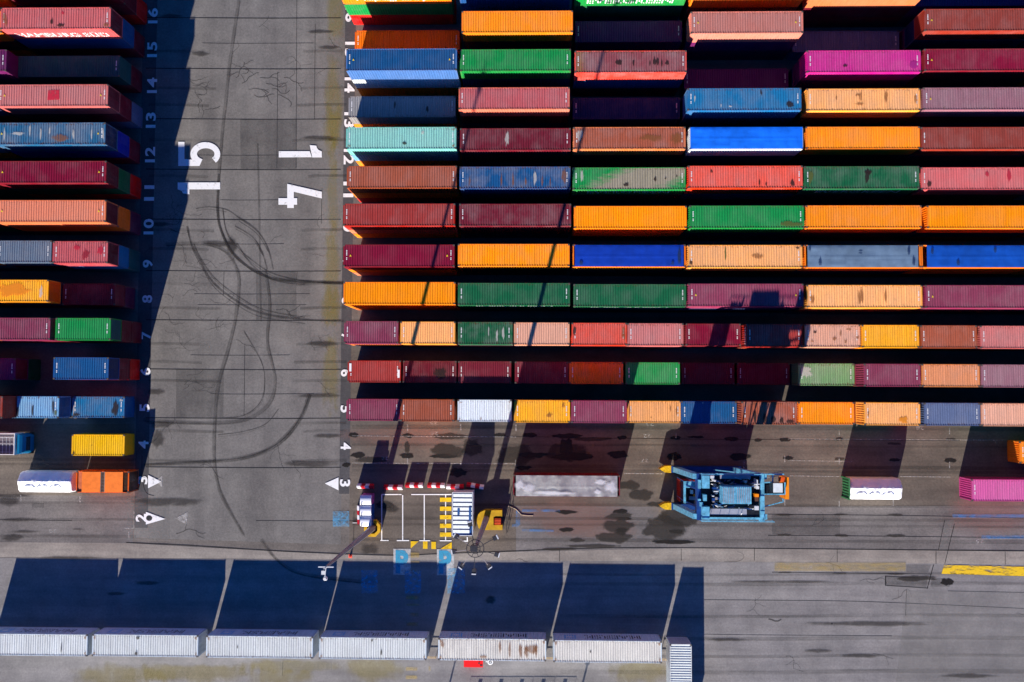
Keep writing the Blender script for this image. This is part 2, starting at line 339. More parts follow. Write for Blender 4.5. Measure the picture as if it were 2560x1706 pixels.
# tyre marks
q = 1.088
TR = [([(549, 0), (537, 80), (526, 160), (519, 230), (512, 290), (503, 400), (500, 470), (505, 520), (530, 575), (565, 610), (610, 635), (660, 645), (790, 650)], 8),
 ([(512, 480), (520, 530), (545, 568), (585, 603), (630, 630), (700, 646), (790, 652)], 6),
 ([(430, 520), (440, 560), (460, 600), (490, 650), (540, 690), (600, 720), (700, 735), (790, 738)], 9),
 ([(445, 560), (462, 595), (494, 640), (545, 680), (605, 712), (700, 730)], 5),
 ([(380, 562), (430, 560), (480, 562), (520, 580), (545, 620), (549, 660), (541, 730), (525, 800), (505, 870), (495, 940), (492, 1050), (500, 1110), (515, 1150), (560, 1230)], 9),
 ([(548, 500), (590, 530), (615, 570), (628, 620)], 8), ([(540, 520), (580, 545), (602, 580), (614, 620)], 6),
 ([(610, 620), (620, 700), (614, 780), (624, 830), (632, 870), (625, 915), (600, 945), (560, 965), (500, 972), (400, 970), (330, 965)], 8),
 ([(560, 760), (600, 830), (608, 880), (598, 925), (560, 955), (500, 962)], 4),
 ([(712, 905), (690, 960), (650, 1010), (600, 1040), (540, 1055), (450, 1062), (330, 1068)], 10),
 ([(592, 330), (596, 500), (598, 650), (600, 740)], 5), ([(450, 480), (480, 476), (520, 482), (548, 500)], 5), ([(600, 1240), (640, 1290), (700, 1320), (860, 1340)], 9),
 ([(500, 1000), (560, 992), (610, 975), (640, 940)], 4), ([(545, 560), (580, 610), (632, 645), (700, 655)], 4)]
T = []; T2 = []
for i_, (pts, wd) in enumerate(TR):
    P_ = [(a * q, b * q) for a, b in pts]
    if i_ in (0, 4, 7, 10, 12, 9):
        T2 += strip_quads(P_, wd * 1.15) + (strip_quads([(x + 3, y + 4) for x, y in P_], wd * .5) if i_ != 10 else [])
        if i_ == 0: T += strip_quads(P_[5:], 7)
        if i_ == 9: T += strip_quads(P_, wd * .45)
    else: T += strip_quads(P_, wd * .65) + strip_quads([(x + 1, y + 1 + wd) for x, y in P_[:-1]], wd * .25)
sheet('tyre_marks', T, 'tyre', 'dark curved tyre marks across the lane')
sheet('tyre_marks', T2, 'tyrefaint', 'fainter older tyre marks along the lane')
# straight wheel tracks of the carriers and repair patches
TB_ = []
for yy, wd in ((1068, 12), (1112, 7), (1165, 10), (1176, 7), (1262, 8), (1296, 9), (1312, 7), (1350, 10)):
    TB_ += strip_quads([(880, yy), (1500, yy + 1), (2100, yy + 4), (2900, yy + 8)], wd)
for yy, wd in ((1150, 9), (1162, 7), (1246, 10), (1258, 7), (1300, 8), (1342, 9)): TB_ += strip_quads([(-200, yy - 2), (120, yy - 1), (340, yy)], wd)
for yy, wd in ((1436, 7), (1460, 10), (1540, 9), (1596, 12), (1640, 9), (1680, 12)): TB_ += strip_quads([(1400, yy), (1900, yy + 2), (2300, yy - 2), (2900, yy + 3)], wd)
for yy in (128, 220, 262, 350, 440, 575, 622, 710, 770, 860, 905, 952, 1058, 1078, 1152): TB_ += strip_quads([(372, yy), (430, yy), (500 + yy % 60, yy + 3)], 8) + strip_quads([(730 + yy % 50, yy + 2), (800, yy), (866, yy)], 8)
sheet('wheel_tracks', TB_, 'track', 'faint straight wheel tracks worn into the paving')
sheet('repair_patch', [[(318, 1245), (424, 1243), (424, 1352), (318, 1350)], [(805, 448), (850, 448), (850, 552), (805, 552)], [(500, 855), (528, 855), (528, 880), (500, 880)], [(2364, 1300), (2386, 1300), (2364, 1376), (2346, 1376)], [(700, 1655), (830, 1655), (830, 1676), (700, 1676)], [(2266, 1476), (2560, 1480), (2560, 1706), (2240, 1706)]], 'patchl', 'lighter rectangular repairs in the paving')
sheet('repair_patch', [[(80, 1258), (110, 1258), (110, 1270), (80, 1270)], [(955, 1260), (985, 1260), (985, 1276), (955, 1276)], [(2266, 1412), (2328, 1412), (2320, 1432), (2266, 1432)], [(2216, 1440), (2320, 1444), (2316, 1470), (2216, 1466)], [(2330, 1446), (2374, 1446), (2374, 1468), (2326, 1468)], [(600, 300), (742, 298), (742, 424), (602, 424)], [(640, 680), (740, 678), (742, 800), (640, 801)], [(440, 924), (560, 924), (558, 1046), (440, 1046)], [(1930, 1286), (2100, 1288), (2100, 1338), (1930, 1337)]], 'patchd', 'darker rectangular repairs in the paving')
# stains on the apron and lane
D = [(1325, 1088, 24, 6), (1415, 1118, 20, 30), (1415, 1090, 42, 8), (1555, 1094, 15, 6), (1430, 1142, 64, 10), (1330, 1138, 40, 8), (1545, 1136, 28, 11), (1310, 1170, 20, 6), (1690, 1095, 16, 5), (1685, 1142, 20, 12), (1740, 1093, 24, 4),
     (1830, 1098, 20, 7), (1850, 1142, 30, 10), (1415, 1281, 28, 5), (1416, 1325, 22, 6), (1555, 1326, 16, 6), (1552, 1279, 22, 6), (1685, 1356, 60, 6), (1690, 1330, 18, 6),
     (885, 1089, 14, 6), (895, 1138, 19, 9), (1020, 1090, 16, 6), (1018, 1140, 20, 8), (865, 1163, 12, 6), (1250, 1088, 16, 5), (1108, 1142, 36, 6), (1145, 1182, 24, 14),
     (1962, 1100, 15, 5), (1970, 1146, 16, 5), (2098, 1098, 12, 4), (2235, 1150, 16, 5), (2376, 1152, 17, 6), (2368, 1456, 18, 11), (1895, 1101, 12, 4), (2080, 1560, 2, 2)]
soft_sheet('damp_stains', D, 'damp', 'dark damp patches on the brown apron')
WT = [(1415, 1130, 60, 26), (1480, 1098, 60, 6), (1545, 1318, 40, 20), (1535, 1345, 50, 14), (1660, 1322, 62, 34), (1700, 1296, 56, 26), (1443, 1352, 20, 6), (1480, 1366, 70, 5), (1400, 1373, 50, 4), (1572, 1214, 30, 12), (1604, 1238, 34, 14), (1550, 1290, 36, 10), (1640, 1262, 26, 8),
     (1018, 1118, 8, 18), (1125, 1092, 44, 9), (960, 1262, 26, 12), (895, 1305, 14, 8), (1960, 1338, 22, 3), (2105, 1340, 22, 4), (2240, 1340, 26, 4), (1960, 1288, 22, 3), (2100, 1287, 18, 3), (2240, 1288, 22, 3), (2235, 1110, 20, 4), (2376, 1100, 15, 4), (2098, 1148, 16, 4),
     (1120, 1130, 50, 20), (1290, 1140, 60, 26), (1180, 1120, 30, 24), (930, 1150, 50, 8), (2240, 1436, 24, 2.5), (2100, 1434, 20, 2), (1962, 1432, 18, 2), (2290, 1446, 60, 8)]
soft_sheet('wet_stains', WT, 'wet', 'lighter damp patches drying on the apron')
O2 = [(545, 610, 46, 9), (580, 615, 16, 22), (395, 1100, 18, 26), (390, 980, 26, 9), (400, 1062, 40, 10), (430, 40, 30, 5), (500, 135, 25, 7), (30, 1345, 30, 10), (50, 1300, 50, 6), (20, 1255, 30, 12), (60, 1330, 40, 4), (195, 1324, 16, 3), (800, 860, 50, 8), (800, 990, 60, 8), (780, 1160, 80, 9), (400, 560, 30, 7), (180, 1395, 100, 4), (370, 1458, 36, 6), (290, 1484, 30, 5), (1225, 1500, 16, 11), (820, 1090, 40, 6), (925, 1375, 26, 16),
      (1150, 1240, 30, 20), (980, 1275, 20, 10), (20, 1240, 60, 5), (420, 1255, 100, 12), (2180, 1560, 160, 8), (1820, 1600, 60, 5), (2150, 1640, 60, 6), (1960, 1455, 140, 4), (800, 80, 40, 5), (800, 345, 60, 5), (820, 120, 30, 6), (2050, 1628, 40, 5), (2420, 1690, 80, 6)]
soft_sheet('oil_stains', O2, 'oil', 'faint oily stains on the paving')

# ---------------------------------------------------------------- painted markings
def text_polys(body, bold=.02):
    cu = bpy.data.curves.new('txt', 'FONT'); cu.body = body; cu.size = 1; cu.offset = bold; cu.resolution_u = 4
    cu.align_x = 'CENTER'; cu.align_y = 'CENTER'; cu.fill_mode = 'FRONT' if cu.dimensions == '2D' else 'BOTH'; cu.dimensions = '2D'
    o = bpy.data.objects.new('txt', cu); C.objects.link(o); bpy.context.view_layer.update()
    dg = bpy.context.evaluated_depsgraph_get(); me = bpy.data.meshes.new_from_object(o.evaluated_get(dg))
    vs = [v.co.copy() for v in me.vertices]; fs = [tuple(p.vertices) for p in me.polygons]
    bpy.data.objects.remove(o); bpy.data.curves.remove(cu); bpy.data.meshes.remove(me)
    x0, x1 = min(v.x for v in vs), max(v.x for v in vs); y0, y1 = min(v.y for v in vs), max(v.y for v in vs)
    return [((v.x - (x0 + x1) / 2) / (x1 - x0), (v.y - (y0 + y1) / 2) / (y1 - y0)) for v in vs], fs
_tc = {}
def text_mesh(name, body, wd, ht, xf, mats, bold=.02, mb=None):
    """flat lettering, xf maps (u right, v up) to 3d"""
    if (body, bold) not in _tc: _tc[(body, bold)] = text_polys(body, bold)
    vs, fs = _tc[(body, bold)]
    me = bpy.data.meshes.new(name); me.from_pydata([tuple(xf(u * wd, v * ht)) for u, v in vs], [], fs)
    for m in mats: me.materials.append(m)
    me.update(); return me
ZT = .060
def ground_text(body, cx, cy, wpx, hpx, turn, mat, label, bold=.03):
    """wpx along the reading direction, hpx letter height; turn +1 reads up the picture, -1 down"""
    ctr = W(cx, cy, ZT)
    def xf(u, v):
        return (ctr.x - v, ctr.y + u, ZT) if turn > 0 else (ctr.x + v, ctr.y - u, ZT)
    s = 21.3
    me = text_mesh('painted_number', body, wpx / s, hpx / s, xf, [MA[mat]], bold)
    o = obj('painted_number', me); o['kind'] = 'structure'; o['label'] = label; return o
LN = {16: (382, 39.8), 15: (380.5, 124.2), 14: (380, 213.9), 13: (377, 301), 12: (375, 387), 11: (373, 483), 10: (371.5, 567), 9: (369.5, 659.8), 8: (368, 748), 7: (365, 838.5), 6: (363.5, 929.5), 5: (361.5, 1020), 4: (358.6, 1112), 3: (356, 1201), 2: (352, 1295)}
for r, (x, y) in LN.items():
    ground_text(str(r), x, y, 40 if r > 9 else 20, 26, 1, 'white', 'white stencilled row number %d on the dark strip by the lane' % r)
RN = {16: (876, 36), 15: (875, 124), 14: (874, 213), 13: (873, 300), 12: (872, 392), 11: (871, 474), 10: (870.5, 560), 9: (869, 655), 8: (867, 752), 7: (866, 842), 6: (865, 933), 5: (864, 1023), 4: (864.5, 1116), 3: (862.5, 1208)}
for r, (x, y) in RN.items():
    ground_text(str(r), x, y, 40 if r > 9 else 18, 26, -1, 'white', 'white stencilled row number %d beside the big 14 block' % r)
def t1(ox, oy, pts): return [(ox + a / 3.647, oy + b / 3.647) for a, b in pts]
def arc(cx, cy, rx, ry, a0, a1, n=14): return [(cx + rx * cos(rad(a0 + (a1 - a0) * k / n)), cy + ry * sin(rad(a0 + (a1 - a0) * k / n))) for k in range(n + 1)]
# big 15
def quadstrip(A, B): return [[A[i], B[i], B[i + 1], A[i + 1]] for i in range(len(A) - 1)]
five = [t1(0, 0, p) for p in ([(1625, 1295), (1682, 1295), (1682, 1515), (1625, 1515)], [(1682, 1452), (1820, 1462), (1820, 1515), (1682, 1515)])]
out = t1(0, 0, arc(1872, 1407, 136, 110, 112, 405, 26)); inn = t1(0, 0, arc(1876, 1405, 80, 52, 112, 405, 26))
five += quadstrip(out, inn)
sheet('painted_number', five, 'white', 'large painted digit 5 lying across the lane', z=.064, dz=1e-4)
sheet('painted_number', [t1(0, 430, [(1620, 97), (2007, 97), (2007, 160), (1727, 160), (1727, 205), (1700, 202), (1668, 196), (1655, 172), (1620, 160)])], 'white', 'large painted digit 1 before the 5 on the lane', z=.0645)
sheet('painted_number', [t1(640, 0, [(208, 1380), (490, 1380), (508, 1435), (208, 1437)]), t1(640, 0, [(490, 1325), (550, 1330), (556, 1352), (572, 1370), (600, 1382), (600, 1437), (513, 1437)])], 'white', 'large painted digit 1 before the 4 on the lane', z=.065)
sheet('painted_number', [t1(640, 430, p) for p in ([(285, 110), (600, 182), (600, 243), (345, 182), (285, 168)], [(285, 168), (345, 182), (345, 330), (285, 330)], [(205, 240), (285, 240), (285, 300), (205, 300)], [(345, 240), (375, 240), (375, 300), (345, 300)])], 'white', 'large painted digit 4 lying across the lane', z=.0655)
sheet('painted_arrow', [t1(0, 850, [(1350, 1233), (1470, 1293), (1350, 1353)])], 'white', 'white triangle beside the row number 3 by the big 15', z=.062)
sheet('painted_arrow', [t1(640, 850, [(628, 1310), (752, 1255), (752, 1372)])], 'white', 'white triangle beside the row number 3 by the big 14', z=.062)
sheet('painted_arrow', [t1(0, 1276, [(1330, 15), (1505, 80), (1330, 130)])], 'white', 'white arrow with a dark dot beside the number 2', z=.062)
sheet('arrow_dot', [t1(0, 1276, arc(1360, 72, 28, 26, 0, 345, 23))], 'joint', 'dark dot on the white arrow', z=.066)
sheet('painted_arrow', [t1(0, 1276, [(1600, 75), (1715, 15), (1700, 130)]), t1(0, 850, [(1480, 1235), (1478, 1345), (1415, 1290)])], 'wornwhite', 'two worn ghost triangles on the lane', z=.059)
def z1(p): return [(860 + a / 5.115, 1180 + b / 5.115) for a, b in p]
def rc(a, b, c, d): return [(a, b), (c, b), (c, d), (a, d)]
sheet('parking_line', [z1(p) for p in (rc(478, 284, 735, 297), rc(860, 284, 1375, 297), rc(476, 297, 489, 872), rc(744, 297, 757, 872), rc(1020, 297, 1033, 872), rc(1293, 297, 1306, 872), rc(465, 872, 570, 884), rc(675, 872, 832, 886), rc(965, 874, 1100, 887), rc(1225, 875, 1376, 888), rc(1520, 880, 1585, 893), rc(110, 650, 165, 657), rc(390, 650, 478, 657), rc(1570, 835, 1583, 880))], 'white', 'white parking bay lines with short cross bars', z=.050)
sheet('yellow_hatching', [z1(p) for p in [rc(1227, y, 1372, y + 55) for y in (330, 445, 553, 664, 776)] + [[(853, 888), (955, 888), (853, 980)], rc(1010, 888, 1068, 985), rc(1117, 895, 1175, 987), [(1378, 897), (1378, 985), (1235, 985)]]], 'yellow', 'yellow painted blocks beside the parking bays', z=.052)
sheet('yellow_hatching', [z1(rc(853, 1033, 962, 1095)), z1(rc(853, 1140, 962, 1165)), z1(rc(858, 1255, 962, 1300))] + [t1(640, 1276, rc(a, b, c, d)) for a, b, c, d in [(1370, 780, 1485, 815), (1370, 855, 1485, 872), (1395, 935, 1482, 970), (1370, 1022, 1478, 1055), (1365, 1430, 1470, 1462), (1365, 1508, 1470, 1540), (1575, 1420, 1590, 1465)]], 'wornyellow', 'worn yellow bars crossing the south paving', z=.053)
sheet('parking_sign_field', [z1(rc(632, 985, 852, 1318)), z1(rc(1188, 990, 1410, 1322))], 'field', 'white painted fields under the blue letters P', z=.054)
sheet('parking_sign_field', [t1(640, 1276, rc(960, 548, 1110, 755)), t1(640, 1276, rc(1355, 548, 1505, 760)), t1(640, 1276, rc(1745, 530, 1905, 760)), t1(640, 1276, rc(700, 10, 850, 150))], 'wornblue', 'older worn blue painted fields', z=.055)
for (x, y, nm) in ((740, 1152, 'blue painted letter P nearest the yellow mast ring'), (1294, 1156, 'blue painted letter P under the lamp arms')):
    c0 = W(860 + x / 5.115, 1180 + y / 5.115, .067)
    me = text_mesh('painted_letter', 'P', 1.5, 2.7, lambda u, v, c0=c0: (c0.x + u, c0.y + v, .067), [MA['blue']], .05)
    o = obj('painted_letter', me); o['kind'] = 'structure'; o['label'] = nm
sheet('yellow_edge_line', [t1(1920, 1276, rc(60, 478, 1255, 556))], 'wornyellow', 'faded yellow line on the paving', z=.052)
sheet('yellow_edge_line', [[(2360, 1413), (2950, 1426), (2950, 1452), (2354, 1435)]], 'yellowold', 'bright yellow line at the paving edge', z=.051)
sheet('blue_line', [t1(1920, 1276, rc(1680, 38, 2340, 68)), t1(1920, 1276, rc(1945, 230, 2340, 260)), [(1290, 1277), (1300, 1277), (1300, 1312), (1292, 1318), (1280, 1318), (1280, 1312), (1289, 1310)], [(1305, 1274), (1400, 1274), (1400, 1280), (1305, 1280)], [(1305, 1323), (1385, 1325), (1385, 1330), (1305, 1329)]], 'blueline', 'thin blue painted lines on the apron', z=.051)
BM = []
for (x, y) in [(1019, 1062), (1152, 1060), (1290, 1062), (1019, 1146), (1152, 1150), (1289, 1150), (1962, 1140), (2098, 1145), (2374, 1155), (2374, 1070), (2098, 1075), (1962, 1248), (2098, 1252), (2233, 1250), (52, 1238), (200, 1240), (322, 1330), (2490, 1098), (1860, 1155), (1690, 1080)]:
    BM.append(line_poly((x, y), (x, y + 16), 2.2))
BM += [line_poly((880, 1090), (1290, 1093), 1.4), line_poly((1970, 1098), (2515, 1101), 1.3), line_poly((1970, 1152), (2130, 1154), 1.3), line_poly((2250, 1192), (2376, 1193), 1.6), line_poly((1975, 1190), (2100, 1192), 1.4), line_poly((1560, 1184), (1660, 1185), 1.6), line_poly((880, 1158), (1290, 1160), 1.6), line_poly((310, 1321), (334, 1321), 2), line_poly((335, 1276), (335, 1320), 1.6)]
sheet('bay_marks', BM, 'wornwhite', 'small worn white bay marks on the apron', z=.049)
for (t, x, y) in [('25', 1085, 1059), ('26', 1086, 1084), ('27', 1612, 1152), ('22', 1618, 1090), ('23', 1625, 1061), ('26', 962, 1146), ('25', 2450, 1354), ('30', 132, 1328), ('28', 2300, 1070)]:
    c0 = W(x, y, .048); me = text_mesh('painted_number', t, .9, .42, lambda u, v, c0=c0: (c0.x - u, c0.y - v, .048), [MA['wornwhite']], .0)
    o = obj('painted_number', me); o['kind'] = 'structure'; o['label'] = 'small worn bay number %s on the apron' % t

# ---------------------------------------------------------------- shipping containers
def corr(n_len, length, depth, pitch):
    """trapezoid wave as (position, offset) pairs"""
    k = max(2, round(length / pitch)); p = length / k; r = []
    for i in range(k):
        a = i * p; r += [(a, 0), (a + p * .30, 0), (a + p * .45, -depth), (a + p * .80, -depth), (a + p * .95, 0)]
    r.append((length, 0)); return r
_cm = {}
def container_meshes(L, H):
    if (L, H) in _cm: return _cm[(L, H)]
    hx, hy = L / 2, 1.219; d = {}
    f = MB()
    for sx in (-1, 1):
        for sy in (-1, 1):
            x0, x1 = sorted((sx * hx, sx * (hx - .15))); y0, y1 = sorted((sy * hy, sy * (hy - .12)))
            f.box(x0, x1, y0, y1, .12, H - .12)
            for z in (0, H - .118):
                X0, X1 = sorted((sx * (hx + .004), sx * (hx - .178))); Y0, Y1 = sorted((sy * (hy + .004), sy * (hy - .162)))
                f.box(X0, X1, Y0, Y1, z, z + .118, 1)
        x0, x1 = sorted((sx * hx, sx * (hx - .12))); f.box(x0, x1, -hy + .16, hy - .16, H - .13, H - .012); f.box(x0, x1, -hy + .16, hy - .16, .02, .17)
    for sy in (-1, 1):
        y0, y1 = sorted((sy * hy, sy * (hy - .07))); f.box(-hx + .18, hx - .18, y0, y1, H - .085, H - .016)
        y0, y1 = sorted((sy * hy, sy * (hy - .07))); f.box(-hx + .18, hx - .18, y0, y1, .02, .18)
    f.box(-hx + .12, hx - .12, -hy + .07, hy - .07, .10, .17)
    d['frame'] = f
    r = MB(); x0 = -hx + .12; prof = corr(0, L - .24, .045, .272 if L > 7 else .252)
    for (a, oa), (b, ob) in zip(prof, prof[1:]):
        r.face([(x0 + a, -hy + .07, H - .018 + oa), (x0 + b, -hy + .07, H - .018 + ob), (x0 + b, hy - .07, H - .018 + ob), (x0 + a, hy - .07, H - .018 + oa)])
    d['roof'] = r
    s = MB(); prof = corr(0, L - .30, .040, .28); x0 = -hx + .15
    for (a, oa), (b, ob) in zip(prof, prof[1:]):
        s.face([(x0 + a, -.02 - oa, .17), (x0 + b, -.02 - ob, .17), (x0 + b, -.02 - ob, H - .08), (x0 + a, -.02 - oa, H - .08)])
    d['side_wall'] = s
    e = MB(); prof = corr(0, 2.438 - .24, .046, .25)
    for (a, oa), (b, ob) in zip(prof, prof[1:]):
        y = -hy + .12
        e.face([(.02 - oa, y + a, .17), (.02 - ob, y + b, .17), (.02 - ob, y + b, H - .13), (.02 - oa, y + a, H - .13)])
    d['end_wall'] = e
    dr = MB(); dr.box(-.05, -.012, -.545, .545, .17, H - .135)
    for k in range(1, 4): z = .17 + (H - .3) * k / 4; dr.box(-.02, -.004, -.50, .50, z - .05, z + .05)
    for y in (-.30, .28): dr.tube((.012, y, .08), (.012, y, H - .06), .017, n=6); dr.box(-.01, .02, y - .05, y + .05, 1.0, 1.1)
    d['door'] = dr
    c = MB()
    for sx in (-1, 1):
        for k in range(7):
            if k == 4: continue
            c.box(sx * (hx - .38) - .055, sx * (hx - .38) + .055, .55 - k * .16 - .055, .55 - k * .16 + .05, H - .016, H - .012)
    d['code_lettering'] = c
    steel = plain_steel
    d = {k: v.mesh('container_' + k, [PAINT, steel] if k == 'frame' else [WHITE] if k == 'code_lettering' else [PAINT]) for k, v in d.items()}
    _cm[(L, H)] = d; return d
plain_steel = plain('worn casting steel', (.10, .085, .075), .6, .4)
WHITE = plain('white lettering', (.78, .78, .80), .5, .15)
BLACK = plain('black lettering', (.02, .022, .03), .5, .2)
def vivid(c, s=1.3, v=.85):
    m = sum(c[:3]) / 3; return tuple(max(0.004, (m + (x - m) * s)) * v for x in c[:3])
used = {}
def uniq(lb):
    used[lb] = used.get(lb, 0) + 1; return lb
def container(x0, y0, z0, L, H, col, label, wear=.4, side=None, end=None, group='containers stacked in the numbered rows', marks=True, roofmat=None, sx=1.0, simple=False, skip=()):
    """x0,y0: south-west corner on plan; z0: underside"""
    m = container_meshes(L, H)
    t = thing('shipping_container', uniq(label), 'container', (x0 + L * sx / 2, y0 + 1.219, z0), 0, group); t.scale = (sx, 1, 1)
    if L < 7: t['short'] = 1
    side = side or vivid(col); end = end or side; w_ = min(1, wear)
    obj('frame', m['frame'], t, color=(*side, w_))
    if 'roof' not in skip:
        ro = obj('roof', m['roof'], t, color=(*col, w_))
        if roofmat: ro.material_slots[0].link = 'OBJECT'; ro.material_slots[0].material = roofmat
    for s_ in (-1, 1):
        o = obj('side_wall', m['side_wall'], t, (0, s_ * 1.219, 0), color=(*side, w_ * .7))
        if s_ > 0: o.rotation_euler.z = pi
    obj('end_wall', m['end_wall'], t, (-L / 2, 0, 0), color=(*side, w_ * .7)).scale.x = 1
    for s_ in (-1, 1): obj('door', m['door'], t, (L / 2 - .02, s_ * .55, 0), color=(*end, w_ * .7))
    if marks and 'roof' not in skip: obj('code_lettering', m['code_lettering'], t)
    return t

COLS = { 'worn blue': (42, 106, 146), 'brown maroon': (140, 74, 82),  # name: display colour of the lit roof
 'orange': (250, 145, 25), 'deep orange': (238, 120, 12), 'pale orange': (248, 176, 110), 'bright orange': (255, 150, 5), 'yellow orange': (255, 178, 40), 'peach': (226, 148, 104), 'salmon': (224, 134, 104),
 'faded red': (162, 58, 55), 'brick red': (160, 75, 58), 'brick': (165, 88, 66), 'pink': (205, 120, 118), 'faded pink': (212, 108, 110), 'dusty pink': (188, 118, 108), 'rose': (190, 92, 98),
 'maroon': (115, 32, 50), 'crimson': (128, 18, 52), 'dark maroon': (100, 26, 42), 'purple': (88, 40, 70), 'dark purple': (104, 36, 92), 'mauve': (150, 105, 118), 'magenta': (200, 48, 140), 'pink magenta': (205, 95, 160),
 'blue': (22, 84, 138), 'bright blue': (22, 92, 205), 'dark blue': (20, 46, 92), 'royal blue': (14, 50, 160), 'sky blue': (125, 175, 215), 'teal blue': (26, 110, 160), 'grey blue': (106, 122, 142), 'slate blue': (94, 108, 142),
 'teal': (138, 200, 190), 'dark teal': (22, 84, 88), 'green': (22, 140, 72), 'dark green': (20, 96, 62), 'pale green': (110, 150, 105), 'white': (220, 228, 235), 'grey': (150, 148, 150), 'red': (200, 48, 40), 'yellow': (245, 190, 10),
 'pale salmon': (222, 165, 140), 'tomato': (225, 90, 75), 'brown orange': (240, 130, 30), 'purple pink': (140, 62, 88), 'brown red': (148, 66, 58)}
def cc(n): return hexc(*COLS[n])
NUMW = dict(zip(range(1, 17), 'one two three four five six seven eight nine ten eleven twelve thirteen fourteen fifteen sixteen'.split()))
ORD = ['first', 'second', 'third', 'fourth', 'fifth', 'sixth', 'seventh', 'eighth', 'ninth', 'tenth', 'eleventh', 'twelfth', 'thirteenth']
hc = {1: [2.896], 2: [2.59, 2.59], 3: [2.59, 2.59, 2.59]}
def heights(z):
    for n in (1, 2, 3):
        for k in range(n + 1):
            if abs(n * 2.59 + k * .306 - z) < .16: return [2.896] * k + [2.59] * (n - k)
    if abs(z - 4.88) < .1: return [2.438, 2.438]
    raise ValueError(z)
Y0, PITCH = -11.7343, 4.3213
EVERG = []
def stack(row, idx, a, b, yn, z, cols, L=12.19, block=14, wear=.4, marks=True, roofmat=None, side=None, end=None, skip=()):
    """a,b: left and right pixel of the topmost roof; yn: its north edge; cols bottom to top"""
    A, B = W(a, yn + 27, z), W(b, yn + 27, z); wd = B.x - A.x; sx = max(.985, min(1.02, wd / L)); x0 = (A.x + B.x) / 2 - L * sx / 2
    y = W((a + b) / 2, yn, z).y - 2.438
    hs_ = heights(z); zz = 0.0; res = None; n = len(hs_); cols = list(cols)
    while len(cols) < n: cols.insert(0, random.choice(['maroon', 'brick red', 'dark blue', 'orange', 'brown red', 'dark green', 'purple']))
    ft = 'forty-foot' if L > 7 else 'short'
    where = '%s from lane in row %s of block %s' % (ORD[idx - 1], NUMW[row], NUMW[block])
    for i, h in enumerate(hs_):
        c = cols[i]; top = i == n - 1
        pos = ('topmost' if n > 1 else 'single high') if top else 'bottom one' if i == 0 else 'middle one'
        lb = '%s %s container, %s, %s' % (c, ft, pos, where)
        jx, jy = (0, 0) if top else (random.uniform(-.03, .03), random.uniform(-.03, .03))
        col = cc(c)
        r = container(x0 + jx, y + jy, zz, L, h, col, lb, wear if top else .35, side=side if top else vivid(col, 1.15, .95), end=end if top else None, marks=marks and top, roofmat=roofmat if top else None, sx=sx, skip=skip if top else (), group='containers stacked in block %d' % block)
        zz += h; res = r
    return res
z3, z3b, z3c, z2, z2b, z1_, z1b = 7.77, 8.08, 8.688, 5.18, 5.79, 2.59, 2.896
m_beige = paint_material('green roof with bare beige half', hexc(150, 142, 122), band(-1.2, 9.5, 2.5, -1.9))
m_olive = paint_material('maroon roof with olive patch', hexc(140, 105, 50), band(-5.4, -3.8, 1.0))
m_greybk = paint_material('roof with grey wear', hexc(150, 130, 130), band(-6.2, -2.5, 2.0, .8))
R = {}
